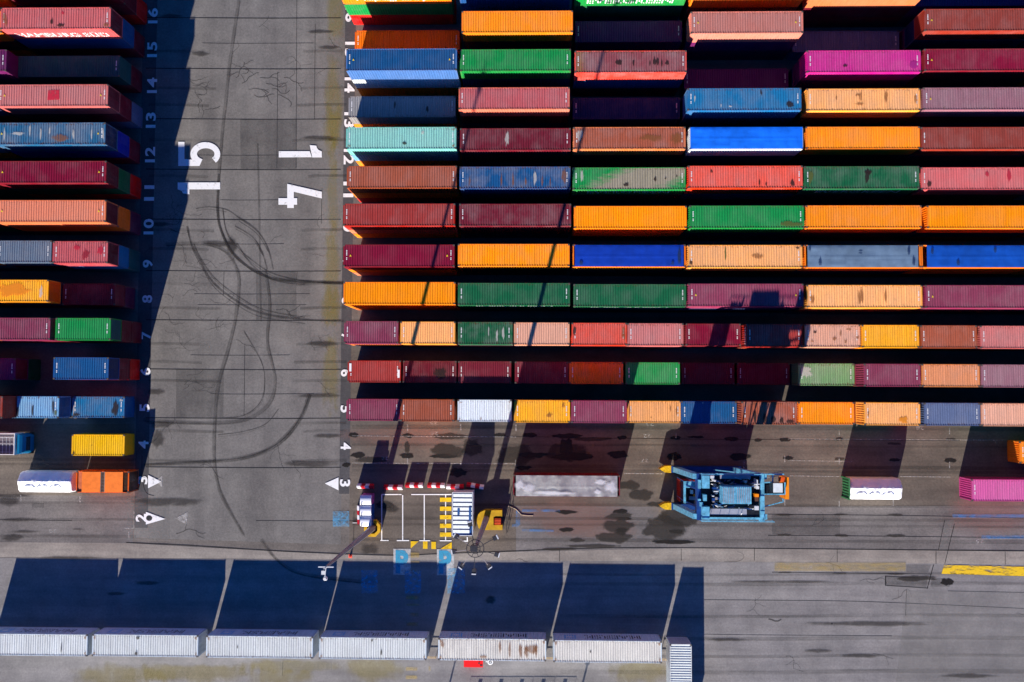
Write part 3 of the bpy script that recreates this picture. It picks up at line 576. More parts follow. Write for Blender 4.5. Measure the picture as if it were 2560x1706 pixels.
# block 14: (row, column) left right north z colours(bottom..top)
B14 = [
 (16, 1, 846, 1124, -72, z3c, ['red', 'green', 'orange'], .3), (16, 2, 1147, 1426, -68, z3c, ['maroon', 'blue', 'blue'], .3), (16, 3, 1438, 1720, -67, z3c, ['dark blue', 'dark green', 'green'], .3),
 (16, 4, 1730, 2012, -60, z3b, ['dark maroon', 'brown red', 'orange'], .3), (16, 5, 2024, 2308, -60, z3b, ['maroon', 'dark maroon', 'salmon'], .3), (16, 6, 2284, 2568, -38, z2b, ['purple', 'dark purple'], .2),
 (15, 1, 887, 1149, 76, z1b, ['deep orange'], .25), (15, 2, 1154, 1432, 27.4, z3b, ['brown red', 'maroon', 'orange'], .3), (15, 3, 1437.6, 1705, 52.6, z2, ['dark blue', 'dark purple'], .2),
 (15, 4, 1727, 2008, 28.8, z3b, ['purple', 'dark purple', 'dusty pink'], .5), (15, 5, 1981, 2248, 78, z1_, ['slate blue'], .5), (15, 6, 2311, 2597, 22, z3b, ['dark purple', 'dark blue', 'brown red'], .4),
 (14, 1, 865.4, 1142, 122, z3c, ['orange', 'white', 'blue'], .2), (14, 2, 1150, 1427, 123.4, z3b, ['maroon', 'dark blue', 'green'], .35), (14, 3, 1437, 1716.5, 127, z3b, ['maroon', 'blue', 'brown maroon'], .9),
 (14, 4, 1710, 1971, 172, z1_, ['dark purple'], .2), (14, 5, 2017, 2302.5, 126, z3b, ['dark blue', 'dark purple', 'magenta'], .35), (14, 6, 2311, 2597, 122, z3, ['dark blue', 'maroon', 'crimson'], .3),
 (13, 1, 871, 1139, 240.7, z2, ['orange', 'grey'], .45), (13, 2, 1146.7, 1424, 218.8, z3b, ['dark blue', 'dark maroon', 'rose'], .6), (13, 3, 1432, 1700, 245, z2, ['maroon', 'dark blue'], .3),
 (13, 4, 1718.7, 2003.6, 220.7, z3c, ['dark blue', 'dark blue', 'teal blue'], .5), (13, 5, 2017, 2301, 221.5, z3b, ['purple', 'dark maroon', 'pale orange'], .55), (13, 6, 2308, 2594, 219, z3b, ['dark purple', 'maroon', 'mauve'], .6),
 (12, 1, 865, 1140.5, 318, z3b, ['orange', 'sky blue', 'teal'], .35), (12, 2, 1150, 1426.7, 321, z3, ['dark blue', 'maroon', 'maroon'], .45), (12, 3, 1433, 1713.8, 318, z3b, ['maroon', 'dark maroon', 'brick'], .7),
 (12, 5, 2014.6, 2300, 317, z3b, ['purple', 'dark maroon', 'orange'], .3), (12, 6, 2302.5, 2590, 318, z3b, ['dark blue', 'purple', 'brown red'], .45),
 (11, 1, 867, 1142, 415.4, z3, ['red', 'orange', 'brick'], .4), (11, 2, 1148.6, 1426, 417, z3, ['maroon', 'dark blue', 'blue'], .95), (11, 3, 1431.6, 1714.6, 419, z3b, ['dark blue', 'maroon', 'green'], .5),
 (11, 4, 1720, 2007, 414.6, z3c, ['purple', 'blue', 'tomato'], .6), (11, 5, 2010.5, 2298.4, 416, z3c, ['maroon', 'purple', 'dark green'], .5), (11, 6, 2302.5, 2592, 418.7, z3b, ['dark maroon', 'maroon', 'faded pink'], .5),
 (10, 1, 858, 1137.6, 509.5, z3b, ['orange', 'salmon', 'faded red'], .35), (10, 2, 1148, 1427.6, 510, z3b, ['dark blue', 'maroon', 'maroon'], .6), (10, 3, 1435, 1716.7, 515.5, z3b, ['maroon', 'orange', 'bright orange'], .12),
 (10, 4, 1724, 2010.7, 514.5, z3c, ['dark blue', 'dark blue', 'green'], .3), (10, 5, 2015, 2304.4, 514, z3c, ['maroon', 'purple', 'orange'], .3), (10, 6, 2318, 2606, 514.5, z3c, ['maroon', 'dark blue', 'bright orange'], .2),
 (9, 1, 858, 1136, 611.8, z3b, ['salmon', 'orange', 'crimson'], .15), (9, 2, 1144.7, 1424, 610.4, z3b, ['maroon', 'dark maroon', 'bright orange'], .35),
 (9, 4, 1720, 2006, 613, z3c, ['purple', 'dark maroon', 'pale orange'], .5),
 (8, 1, 858.5, 1138, 705.6, z3b, ['deep orange', 'orange', 'bright orange'], .1), (8, 2, 1144.7, 1425, 708, z3b, ['purple', 'dark green', 'dark green'], .3), (8, 3, 1434, 1715.5, 711, z3b, ['maroon', 'dark blue', 'dark green'], .35),
 (8, 4, 1721, 2008.8, 709.7, z3c, ['maroon', 'dark blue', 'purple pink'], .4), (8, 5, 2016.8, 2306, 713, z3c, ['dark blue', 'maroon', 'pale orange'], .45), (8, 6, 2313, 2602, 713.5, z3c, ['purple', 'maroon', 'purple pink'], .45)]
for (r, c, a, b, n_, z, cols, wr) in B14:
    rm = {(11, 3): m_beige, (14, 3): m_olive, (12, 2): None}.get((r, c))
    R[(r, c)] = stack(r, c, a, b, n_, z, cols, wear=wr, roofmat=rm, side={(14, 3): hexc(225, 62, 50), (15, 4): hexc(235, 130, 110), (13, 2): hexc(225, 110, 85), (12, 3): hexc(225, 120, 60), (14, 1): hexc(70, 110, 170)}.get((r, c)), marks=(cols[-1] not in ('orange', 'bright orange')))
B14s = [
 (7, [(860, 995.5, 'purple pink', z3, .5), (1000.6, 1138, 'pale orange', z3, .2), (1145, 1281, 'dark green', z3, .8), (1284.9, 1424, 'pale salmon', z3, .2), (1429, 1567, 'tomato', z3, .6), (1568.6, 1708.6, 'pink', z3, .7), (1714, 1852, 'crimson', z2b, .35), (1866, 2006, 'faded red', z3, .5), (2014, 2149, 'pale salmon', z3, .75), (2155, 2298, 'yellow orange', z3b, .25), (2301, 2443, 'brick', z3, .5), (2451, 2592, 'pink', z3, .6)], (803.5, 815)),
 (6, [(869, 1002, 'faded red', z2, .3), (1007, 1141, 'dark maroon', 4.88, .4), (1145, 1278, 'maroon', 4.88, .3), (1287, 1421, 'maroon', z2, .3), (1423, 1558, 'brown orange', z2, .5), (1564, 1699.7, 'green', z2, .4), (1704, 1836, 'maroon', z1_, .3), (1843, 1974.8, 'crimson', z1_, .3), (1996, 2136, 'pale green', z2, .7), (2160, 2301.6, 'purple pink', z3, .4), (2304.6, 2449.6, 'peach', z3, .5), (2453, 2594, 'mauve', z3, .5)], (902, 912)),
 (5, [(866, 1000, 'purple pink', z2, .35), (1000.6, 1135.6, 'brick', z2b, .3), (1144, 1279, 'white', z2b, .25), (1285, 1425, 'yellow orange', z3, .35), (1428, 1567, 'purple pink', z3, .4), (1570, 1702, 'pale orange', z2, .4), (1703, 1842, 'blue', z2b, .4), (1854, 1993, 'brick', z3, .9), (1996, 2136, 'bright orange', z2, .25), (2161, 2300.6, 'pale orange', z3, .3), (2311, 2451, 'slate blue', z3, .4), (2453, 2594, 'pale salmon', z3, .4)], (998, 1009))]
for r, lst, (n0, n1) in B14s:
    for i, (a, b, c, z, wr) in enumerate(lst):
        R[(r, 's', i + 1)] = stack(r, i + 1, a, b, n0 + (n1 - n0) * i / 11, z, [c], L=6.058, wear=wr)
# block 15 (the other side of the lane); end colours are the doors seen from the lane
B15 = [(16, 1, 5, 285, -70, z3c, ['red', 'dark maroon', 'maroon'], .4, None), (15, 1, -2, 279, 19, z3c, ['dark maroon', 'blue', 'faded pink'], .6, 'maroon'), (14, 1, 28.8, 301, 140, z2b, ['dark maroon', 'dark teal'], .2, 'dark teal'),
 (13, 1, -9, 271.8, 211.5, z3c, ['slate blue', 'maroon', 'pink'], .45, 'maroon'), (12, 1, -16, 265, 307, z3c, ['maroon', 'royal blue', 'worn blue'], .95, 'dark blue'), (11, 1, -14, 267, 403, z3c, ['red', 'dark green', 'crimson'], .3, 'dark maroon'),
 (10, 1, -15, 266, 500.7, z3c, ['purple', 'deep orange', 'salmon'], .3, 'dark maroon')]
for (r, c, a, b, n_, z, cols, wr, en) in B15:
    R[(r, 'w')] = stack(r, c, a, b, n_, z, cols, block=15, wear=wr, end=cc(en) if en else None)
B15s = [(9, 1, 131.6, 269, 603.5, z3b, ['dark teal', 'teal blue', 'rose'], .6, 'dark maroon'), (9, 2, -9, 128.6, 602, z3, ['dark teal', 'maroon', 'grey blue'], .5, None), (8, 1, 156, 287, 709.7, z2, ['purple', 'dark maroon'], .3, 'maroon'), (8, 2, -17, 121, 700, z3, ['maroon', 'dark blue', 'yellow orange'], .35, 'deep orange'),
 (7, 1, 138, 276.6, 795.5, z3, ['dark maroon', 'dark maroon', 'green'], .2, 'dark teal'), (7, 2, -13, 125, 795, z3, ['red', 'maroon', 'purple pink'], .5, None), (6, 1, 133, 271, 894, z3, ['red', 'maroon', 'blue'], .2, 'dark blue'), (6, 2, -96, 38, 896, z2, ['dark green', 'dark purple'], .3, 'maroon'),
 (5, 1, 179, 311.5, 992, z1_, ['teal blue'], .7, None), (5, 2, 11, 148, 991.5, z2, ['blue', 'sky blue'], .6, 'blue'), (5, 3, -130, 6, 991, z3, ['maroon', 'maroon', 'brown red'], .4, None), (4, 1, 178.5, 311.5, 1087, z1_, ['yellow'], .2, None)]
for (r, c, a, b, n_, z, cols, wr, en) in B15s:
    R[(r, 'w', c)] = stack(r, c, a, b, n_, z, cols, L=6.058, block=15, wear=wr, end=cc(en) if en else None, marks=cols[-1] not in ('yellow', 'yellow orange'))
R[(14, 'w', 2)] = stack(14, 2, -262, 20, 125, z3b, ['maroon', 'dark blue', 'dark purple'], block=15, wear=.4)

# unseen stacks added past the frame edge to shade the gaps between rows
def beyond(key, side, idx, block):
    r = R[key]; L = 6.058 if r.get('short') else 12.19
    x0 = r.location.x - L / 2 * r.scale.x - 12.19 - .4 if side < 0 else r.location.x + L / 2 * r.scale.x + .4
    z = 0; row = key[0]
    for i in range(3):
        c = random.choice(['maroon', 'dark blue', 'orange', 'brick red', 'dark green', 'grey blue'])
        container(x0, r.location.y - 1.219, z, 12.19, 2.59, cc(c), 'unseen %s forty-foot container, %s, %s from lane in row %s of block %s' % (c, ('bottom one', 'middle one', 'topmost')[i], ORD[idx - 1], NUMW[row], NUMW[block]), .4, group='containers stacked in block %d' % block, marks=False); z += 2.59
for rw in (16, 15, 13, 12, 11, 10): beyond((rw, 'w'), -1, 2, 15)
for rw in (9, 8, 7, 6): beyond((rw, 'w', 2), -1, 3, 15)
for rw in (16, 15, 14, 13, 12, 11, 10, 8): beyond((rw, 6), 1, 7, 14)
for rw in (7, 6, 5): beyond((rw, 's', 12), 1, 13, 14)

# lettering on container sides
def side_text(root, body, L, H, wd, ht, zc, face=-1, mat=None, bold=.02, xc=0):
    def xf(u, v): return (xc + u, -1.2235, zc + v) if face < 0 else (xc - u, 1.2235, zc + v)
    me = text_mesh('lettering', body, wd, ht, xf, [mat or WHITE], bold); return obj('lettering', me, root)
def dims(root): return root.children[0].dimensions
for k, body, wd, ht, H in [((16, 3), 'EVERGREEN', 9.5, 1.3, 2.7), ((11, 3), 'EVERGREEN', 9.0, 1.2, 2.5), ((11, 5), 'EVERGREEN', 9.0, 1.2, 2.7), ((8, 2), 'EVERGREEN', 8.5, 1.1, 2.5), ((8, 3), 'EVERGREEN', 8.5, 1.1, 2.5), ((15, 'w'), 'HAMBURG SÜD', 10.4, 1.35, 2.7), ((16, 1), 'Hapag-Lloyd', 9.0, 1.3, 2.7)]:
    side_text(R[k], body, 12.19, H, wd, ht, H / 2, bold=.03)
# yellow caution triangles and small patches on roofs
TRI = plain('yellow sticker', (.75, .55, .02), .5, .1)
def L2(root): return 2.9 if root.get('short') else 5.95
def roof_patch(root, pts, mat, z, name='patch'):
    if len(pts) > 8:
        c = (sum(p[0] for p in pts) / len(pts), sum(p[1] for p in pts) / len(pts))
        pts = [(max(-L2(root), min(L2(root), c[0] + (x - c[0]) * .92)), max(-1.05, min(1.05, c[1] + (y - c[1]) * .92))) for x, y in pts]
        return obj(name, blob_mesh(name, [(pts, c)], [mat], z, lambda x, y, zz: (max(-L2(root) - .1, min(L2(root) + .1, x)), max(-1.14, min(1.14, y)), zz)), root)
    mb = MB(); mb.face([(x, y, z) for x, y in pts]); o = obj(name, mb.mesh(name, [mat]), root)
    for p in o.data.polygons:
        if p.normal.z < 0: p.flip()
    return o
def roof_z(root): return max((c.bound_box[6][2] for c in root.children if c.name.startswith('frame')), default=2.6) - .011
for k in [(9, 1), (8, 6), (8, 4), (15, 4), (15, 6), (14, 6), (14, 1), (13, 6), (13, 'w'), (11, 'w'), (10, 'w'), (12, 'w')]:
    z = roof_z(R[k])
    for sx in (-1, 1): roof_patch(R[k], [(sx * 5.3 - .11, -.1), (sx * 5.3 + .11, -.1), (sx * 5.3, .13)], TRI, z, 'caution_sticker')
PREDQ = cover('red touch-up square', (.55, .02, .05), .85, 2.2, .2, .5)
PRED = blotch('red touch-up paint', (.48, .02, .05), .7, 2.2, scale=(2, .7, 1), rag=.9)
PDARK = blotch('scraped dark paint', (.025, .015, .015), .74, 2.5, scale=(2.5, .5, 1), rag=.9)
PWHT = blotch('bare scratches', (.55, .53, .5), .6, 2.5, scale=(3.5, .35, 1), rag=1.2, lo=.5, hi=.95)
PRUST = blotch('rust', (.24, .09, .03), .58, 2.2, scale=(3, .45, 1), rag=1.2, lo=.45, hi=1.0)
PMOSS = blotch('moss on roof', (.10, .12, .03), .7, 2.5, scale=(2, .6, 1))
def rr(x, y, a, b, sd=1, n=26): return ell(x, y, a, b, n, .5, sd)
z = roof_z(R[(13, 'w')]); roof_patch(R[(13, 'w')], [(-.55, -.55), (.75, -.5), (.72, .62), (-.5, .55)], PREDQ, z)
def patches(k, lst):
    z = roof_z(R[k])
    for i, (x, y, a, b, m) in enumerate(lst): roof_patch(R[k], rr(x, y, a, b, i + x), m, z + .001 * (i + 1), 'stain')
patches((14, 3), [(-1.3, -.1, .55, .36, PDARK), (.3, -.1, .12, .4, PDARK), (2.6, 0, .22, .45, PDARK), (2.95, 0, .16, .5, PDARK), (3.4, -.2, .12, .4, PDARK), (4.0, -.2, .25, .25, PDARK), (2.1, -.2, .1, .3, PDARK)])
patches((11, 4), [(5.0, -.75, .25, .45, PDARK), (1.5, -.7, .12, .4, PDARK), (2.2, -.8, .1, .3, PDARK), (-3.6, .6, .15, .2, PDARK)])
patches((11, 3), [(-.3, -.7, .35, .2, PDARK), (2.8, -.1, .18, .25, PDARK), (3.9, 0, .12, .12, PDARK), (5.1, .25, .1, .1, PDARK), (-5.1, .2, .25, .95, PWHT)])
patches((11, 5), [(.6, .1, .3, .9, PDARK), (.7, .6, .5, .25, PDARK), (-5.4, 0, .3, .9, PMOSS)])
patches((11, 6), [(-5.2, -.6, .35, .35, PDARK), (.9, .5, .3, .3, PRED), (3.2, .3, .25, .7, PRED)])
patches((13, 5), [(-.3, .3, .25, .7, PRUST), (-.6, .5, .4, .2, PRUST), (-.5, -.5, .5, .22, PRUST), (2.4, .3, .25, .8, PRUST), (-2.9, .2, .12, .3, PRUST), (5.6, 0, .25, .8, PRUST)])
patches((9, 4), [(-2.1, .3, .1, .9, PMOSS), (-5.8, -.7, .2, .3, PDARK), (5.6, .9, .2, .15, PDARK), (1.4, 0, .9, .4, PRUST)])
patches((8, 5), [(-.4, 0, .5, 1.0, PRUST), (2.2, 0, .2, .9, PRUST), (-5.5, -.3, .3, .7, PRUST)])
patches((13, 4), [(4.9, -.6, .45, .35, PDARK), (1.8, .7, .12, .35, PDARK), (-5.3, .1, .12, .5, PWHT), (-2.5, -.7, .1, .3, PWHT), (-1.5, -.8, .3, .12, PWHT)])
patches((12, 'w'), [(-5, 0, .12, 1, PWHT), (-2.2, .3, .16, .9, PWHT), (-1, 0, .14, .9, PWHT), (0, .3, .12, .7, PWHT), (2.6, 0, .14, 1.0, PWHT), (4.6, 0, .12, .9, PWHT), (-3.5, 0, 1.0, .25, PWHT), (1.2, -.5, 1.2, .5, PRUST), (5.9, 0, .2, 1, PWHT)])
patches((11, 2), [(-5, -.4, .15, .8, PRUST), (-1.5, -.3, .2, .9, PRUST), (-.2, -.2, .15, 1, PRUST), (1.2, -.5, .15, .6, PRUST), (2.2, 0, .2, 1, PWHT), (3.0, -.4, .15, .7, PRUST), (3.9, -.5, .12, .6, PRUST), (5.4, 0, .35, 1.0, PRUST)])
patches((12, 2), [(-.9, 0, .3, 1.1, PWHT)])
patches((12, 3), [(2.5, 0, 1.8, .5, PRUST), (5.2, 0, .9, .8, PRUST), (-5.4, .3, .4, .9, PWHT)])
patches((12, 1), [(-5.8, -.9, .3, .25, PRUST), (5.8, .9, .25, .2, PRUST), (5.8, -.9, .2, .2, PRUST), (2.4, .6, .2, .3, PWHT), (.4, -.6, .3, .2, PDARK)])
patches((13, 1), [(2.9, -.3, .15, .4, PDARK), (-.8, .2, .1, .5, PDARK)])
patches((14, 5), [(5.3, -.4, .5, .5, blotch('magenta touch-up', (.38, .02, .22), .7)), (-2, -.5, .3, .2, PDARK)])
patches((15, 'w'), [(-.4, -.4, .22, .35, PDARK), (.6, -.8, .5, .2, PDARK), (5.6, -.8, .4, .3, PRUST), (-5.6, 0, .4, .9, PRUST), (.8, .6, .2, .2, PRED)])
patches((10, 4), [(4.6, -.8, 1.6, .3, PMOSS)])
patches((7, 's', 9), [(-1.9, .4, .22, .15, PDARK), (1.8, .7, .35, .15, PRUST), (.2, -.3, .35, .25, PRUST), (.9, .3, .15, .5, PRUST), (2.8, -.2, .3, .2, PRUST), (-2.2, -.6, .2, .15, PRUST), (1.4, -.6, .2, .3, PRUST)])
patches((7, 's', 3), [(1.3, -.2, .18, .9, PWHT), (2.0, 0, .2, .9, PWHT), (.4, .2, .12, .8, PWHT)])
patches((7, 's', 5), [(2.7, 0, .28, 1.1, PRUST), (-2.7, .4, .2, .6, PDARK)])
patches((5, 's', 8), [(-.5, -.5, .25, .7, PDARK), (.4, -.7, .3, .5, PDARK), (1.3, -.8, .3, .3, PDARK), (-1.6, -.4, .2, .8, PDARK), (2.2, -.9, .5, .2, PDARK)])
patches((5, 's', 6), [(1.8, .4, .12, .45, PRUST), (2.5, .2, .15, .6, PRUST), (-.4, -.6, .12, .12, PRUST), (-2.8, 0, .15, .9, PRUST)])
patches((5, 's', 4), [(.8, -.4, .35, .3, PRUST), (2.3, .7, .25, .4, PRUST), (-2.8, .8, .15, .3, PMOSS)])
patches((5, 's', 10), [(1.2, -.6, .6, .45, blotch('orange touch-up', (.75, .25, .01), .7)), (-2.6, 0, .12, .5, PRUST)])
patches((5, 's', 3), [(-.4, -.9, .1, .3, PRUST), (-2.8, -.9, .2, .2, PRUST), (2.8, 1, .15, .15, PRUST), (-2.7, .9, .3, .12, PRUST)])
patches((5, 'w', 1), [(2.0, -.1, .5, 1.0, PDARK), (-2.6, -.9, .5, .25, PDARK), (2.6, .8, .3, .2, PWHT), (-2.8, -.2, .1, .8, PWHT)])
patches((5, 'w', 2), [(-1.6, -.5, .14, .8, PDARK), (.1, -.3, .15, .8, PDARK), (2.4, 0, .15, 1, PDARK), (2.7, -.6, .2, .5, PMOSS), (-2.6, -.7, .25, .4, PDARK)])
patches((4, 'w', 1), [(-2.8, -.95, .25, .25, PDARK), (-.7, 0, .1, .12, PRUST)])
patches((9, 'w', 1), [(.6, -.3, .5, .6, blotch('crimson wear', (.30, .01, .03), .6)), (2.2, .2, .4, .5, PRED), (-.4, .5, .4, .3, PRED)])
patches((6, 's', 2), [(1.2, -.1, .9, .7, PDARK)]); patches((6, 's', 9), [(-2.2, .3, .8, .9, PWHT)])
patches((8, 'w', 2), [(-1, 0, 2.0, .9, blotch('deep orange wear', (.80, .25, .02), .6)), (2.2, -.2, .25, .9, PWHT)])
LBL = plain('white sign plate', (.8, .8, .82), .5, .05)
z = roof_z(R[(6, 's', 1)])
for x, y in ((-2.72, .45), (2.78, -.25)): roof_patch(R[(6, 's', 1)], [(x - .12, y - .45), (x + .12, y - .45), (x + .12, y + .45), (x - .12, y + .45)], LBL, z + .01, 'label_plate')
# shredded end marks of the two leaning neighbours
for k, body in [((7, 's', 8), 'TRITON')]:
    me = text_mesh('lettering', body, 1.9, .42, lambda u, v: (-3.035, -u, 2.05 + v), [WHITE], .02); obj('lettering', me, R[k])

# ---------------------------------------------------------------- tarpaulin-topped containers
def tarp(name, root, L, H, col, fold=.03, seed=0, sx=1, inset=.10, mat=None, sag=.05, spec=.4):
    nx, ny = int(L * 7), 17; me = bpy.data.meshes.new(name); vs = []; fs = []
    for i in range(nx + 1):
        for j in range(ny + 1):
            u = i / nx; v = j / ny; x = (u - .5) * (L - 2 * inset); y = (v - .5) * (2.438 - .08)
            e = min(1, min(u, 1 - u) * L / .35) * min(1, min(v, 1 - v) * 2.4 / .2)
            dg_ = x + (y - (.6 if noise.noise((x * .3, seed, 0)) > 0 else -.6)) * 2.5
            h = fold * (.35 * noise.noise((x * .6 + seed, y * 2.0, seed)) + .9 * max(0, noise.noise((dg_ * .5 + seed, y * .8, seed + 4)) - .15) * max(0, 1 - min(u, 1 - u) * L / 3.5)) * e
            h += -sag * e * (.5 + .5 * cos(x * 2 * pi / 1.52)) * .35 + (.02 if abs(v - .48) < .03 else 0) * e
            vs.append((x, y, H + .015 + h + .03 * e))
    for i in range(nx):
        for j in range(ny):
            a = i * (ny + 1) + j; fs.append((a, a + ny + 1, a + ny + 2, a + 1))
    # hem hanging over the side rails
    me.from_pydata(vs, [], fs); me.materials.append(mat or tarp_mat(name + ' cloth', col)); me.polygons.foreach_set('use_smooth', [True] * len(fs)); me.update()
    return obj(name, me, root)
def tarp_mat(name, col, var=.3, blot=None, rough=.45, bsc=.8):
    m, n, b = newmat(name, rough, .4)
    c = mix(n, 1.0, col, ramp(n, noi(n, coords(n, scale=(.8, .5, 1)), .9, 5, .65), .3, .7, (1 - var, 1 - var, 1 - var, 1), (1 + var * .5,) * 3 + (1,)), 'MULTIPLY')
    if blot: c = mix(n, ramp(n, noi(n, coords(n), bsc, 5, .65), .42, .66), c, blot)
    n.links.new(c, b.inputs['Base Color'])
    bp = N(n, 'ShaderNodeBump'); bp.inputs['Strength'].default_value = .25; bp.inputs['Distance'].default_value = .03
    n.links.new(noi(n, coords(n, scale=(1, 3, 1)), 2.0, 5, .6), bp.inputs['Height']); n.links.new(bp.outputs[0], b.inputs['Normal'])
    return m
for (r, c, a, b, n_, z, cols, tc, tl, ins, fold) in [
  (12, 4, 1724.7, 2007.7, 317.5, z3c, ['purple', 'dark blue', 'white'], hexc(18, 108, 232), 'bright blue tarpaulin', .05, .05),
  (9, 3, 1432, 1714, 612, z3b, ['maroon', 'purple', 'orange'], hexc(10, 54, 160), 'royal blue tarpaulin', .22, .025),
  (9, 5, 2012, 2302, 613, z3c, ['dark maroon', 'dark blue', 'orange'], hexc(98, 120, 144), 'faded grey blue tarpaulin', .28, .05),
  (9, 6, 2304, 2594, 613, z3c, ['maroon', 'orange', 'orange'], hexc(14, 74, 168), 'creased blue tarpaulin', .55, .05)]:
    t = stack(r, c, a, b, n_, z, cols, wear=.3, marks=False, skip=('roof',)); t['label'] = '%s open-top container under a %s, %s from lane in row %s' % (cols[-1], tl, ORD[c - 1], NUMW[r])
    h = heights(z)[-1]; tarp('tarpaulin', t, 12.19, h, tc, fold, seed=c * 3.1 + r, inset=ins)
    if c == 5 and r == 9: patches((9, 4), [])
    TD = blotch('standing water', (.01, .03, .10), .7, 2)
    R[(r, c)] = t
    if (r, c) == (9, 6): beyond((9, 6), 1, 7, 14)
    for i, (x, y, aa, bb) in enumerate({(9, 5): [(-4.5, -.7, .2, .45), (4.8, .6, .2, .5), (5.3, -.6, .2, .6), (-5.6, .8, .15, .35), (-.3, .35, .3, .12)], (9, 3): [(5.4, 0, .2, 1.05), (-5.2, -.8, .25, .3), (4.7, -.8, .25, .3)], (9, 6): [(-2.3, -.7, .2, .35), (1.6, .7, .2, .4), (-5, .6, .2, .4)]}.get((r, c), [])):
        roof_patch(t, rr(x, y, aa, bb, i), TD, h + .12 + .002 * i, 'puddle')

# ---------------------------------------------------------------- single boxes on the apron
def ground_box(a, b, yn, h, L, cname, label, wear=.4, **kw):
    A, B = W(a, yn + 27, h), W(b, yn + 27, h); sx = max(.97, min(1.03, (B.x - A.x) / L)); x0 = (A.x + B.x) / 2 - L * sx / 2; y = W((a + b) / 2, yn, h).y - 2.438
    return container(x0, y, 0, L, h, cc(cname), label, wear, sx=sx, group='single containers standing on the apron', **kw)
t = ground_box(1283, 1550, 1188.6, 2.896, 12.19, 'maroon', 'maroon open-top container under a cloudy grey translucent cover', .4, skip=('roof',), marks=False)
tarp('tarpaulin', t, 12.19, 2.896, None, .03, 5, inset=.30, mat=tarp_mat('cloudy film', (.26, .25, .27), .3, (.44, .45, .44), .45, .5), sag=.14)
for k_, (x_, y_, a_, b_) in enumerate([(-5.3, .1, .7, .5), (-4.3, -.2, .8, .5), (3.9, .5, .8, .32), (5.1, -.1, .8, .7), (3.5, -.65, .5, .3), (-1.5, -.8, 2.6, .22)]): roof_patch(t, rr(x_, y_, a_, b_, k_), blotch('white bloom on film', (.74, .74, .82), .55, 1.0, rag=.45, lo=.1, hi=1.5), 2.99 + .004 * k_, 'bloom')
t = ground_box(2403 + 26, 2700, 1199.6, 2.896, 12.19, 'pink magenta', 'pink forty-foot container beside the blue lines on the apron', .3, side=hexc(190, 60, 130))
me = text_mesh('lettering', 'CONTAINER', 2.0, .3, lambda u, v: (-6.145, -u, 2.2 + v), [WHITE], .02)
t = ground_box(2548, 2690, 1105, 2.59, 6.058, 'orange', 'orange short container alone in row 4 near the frame edge', .3)

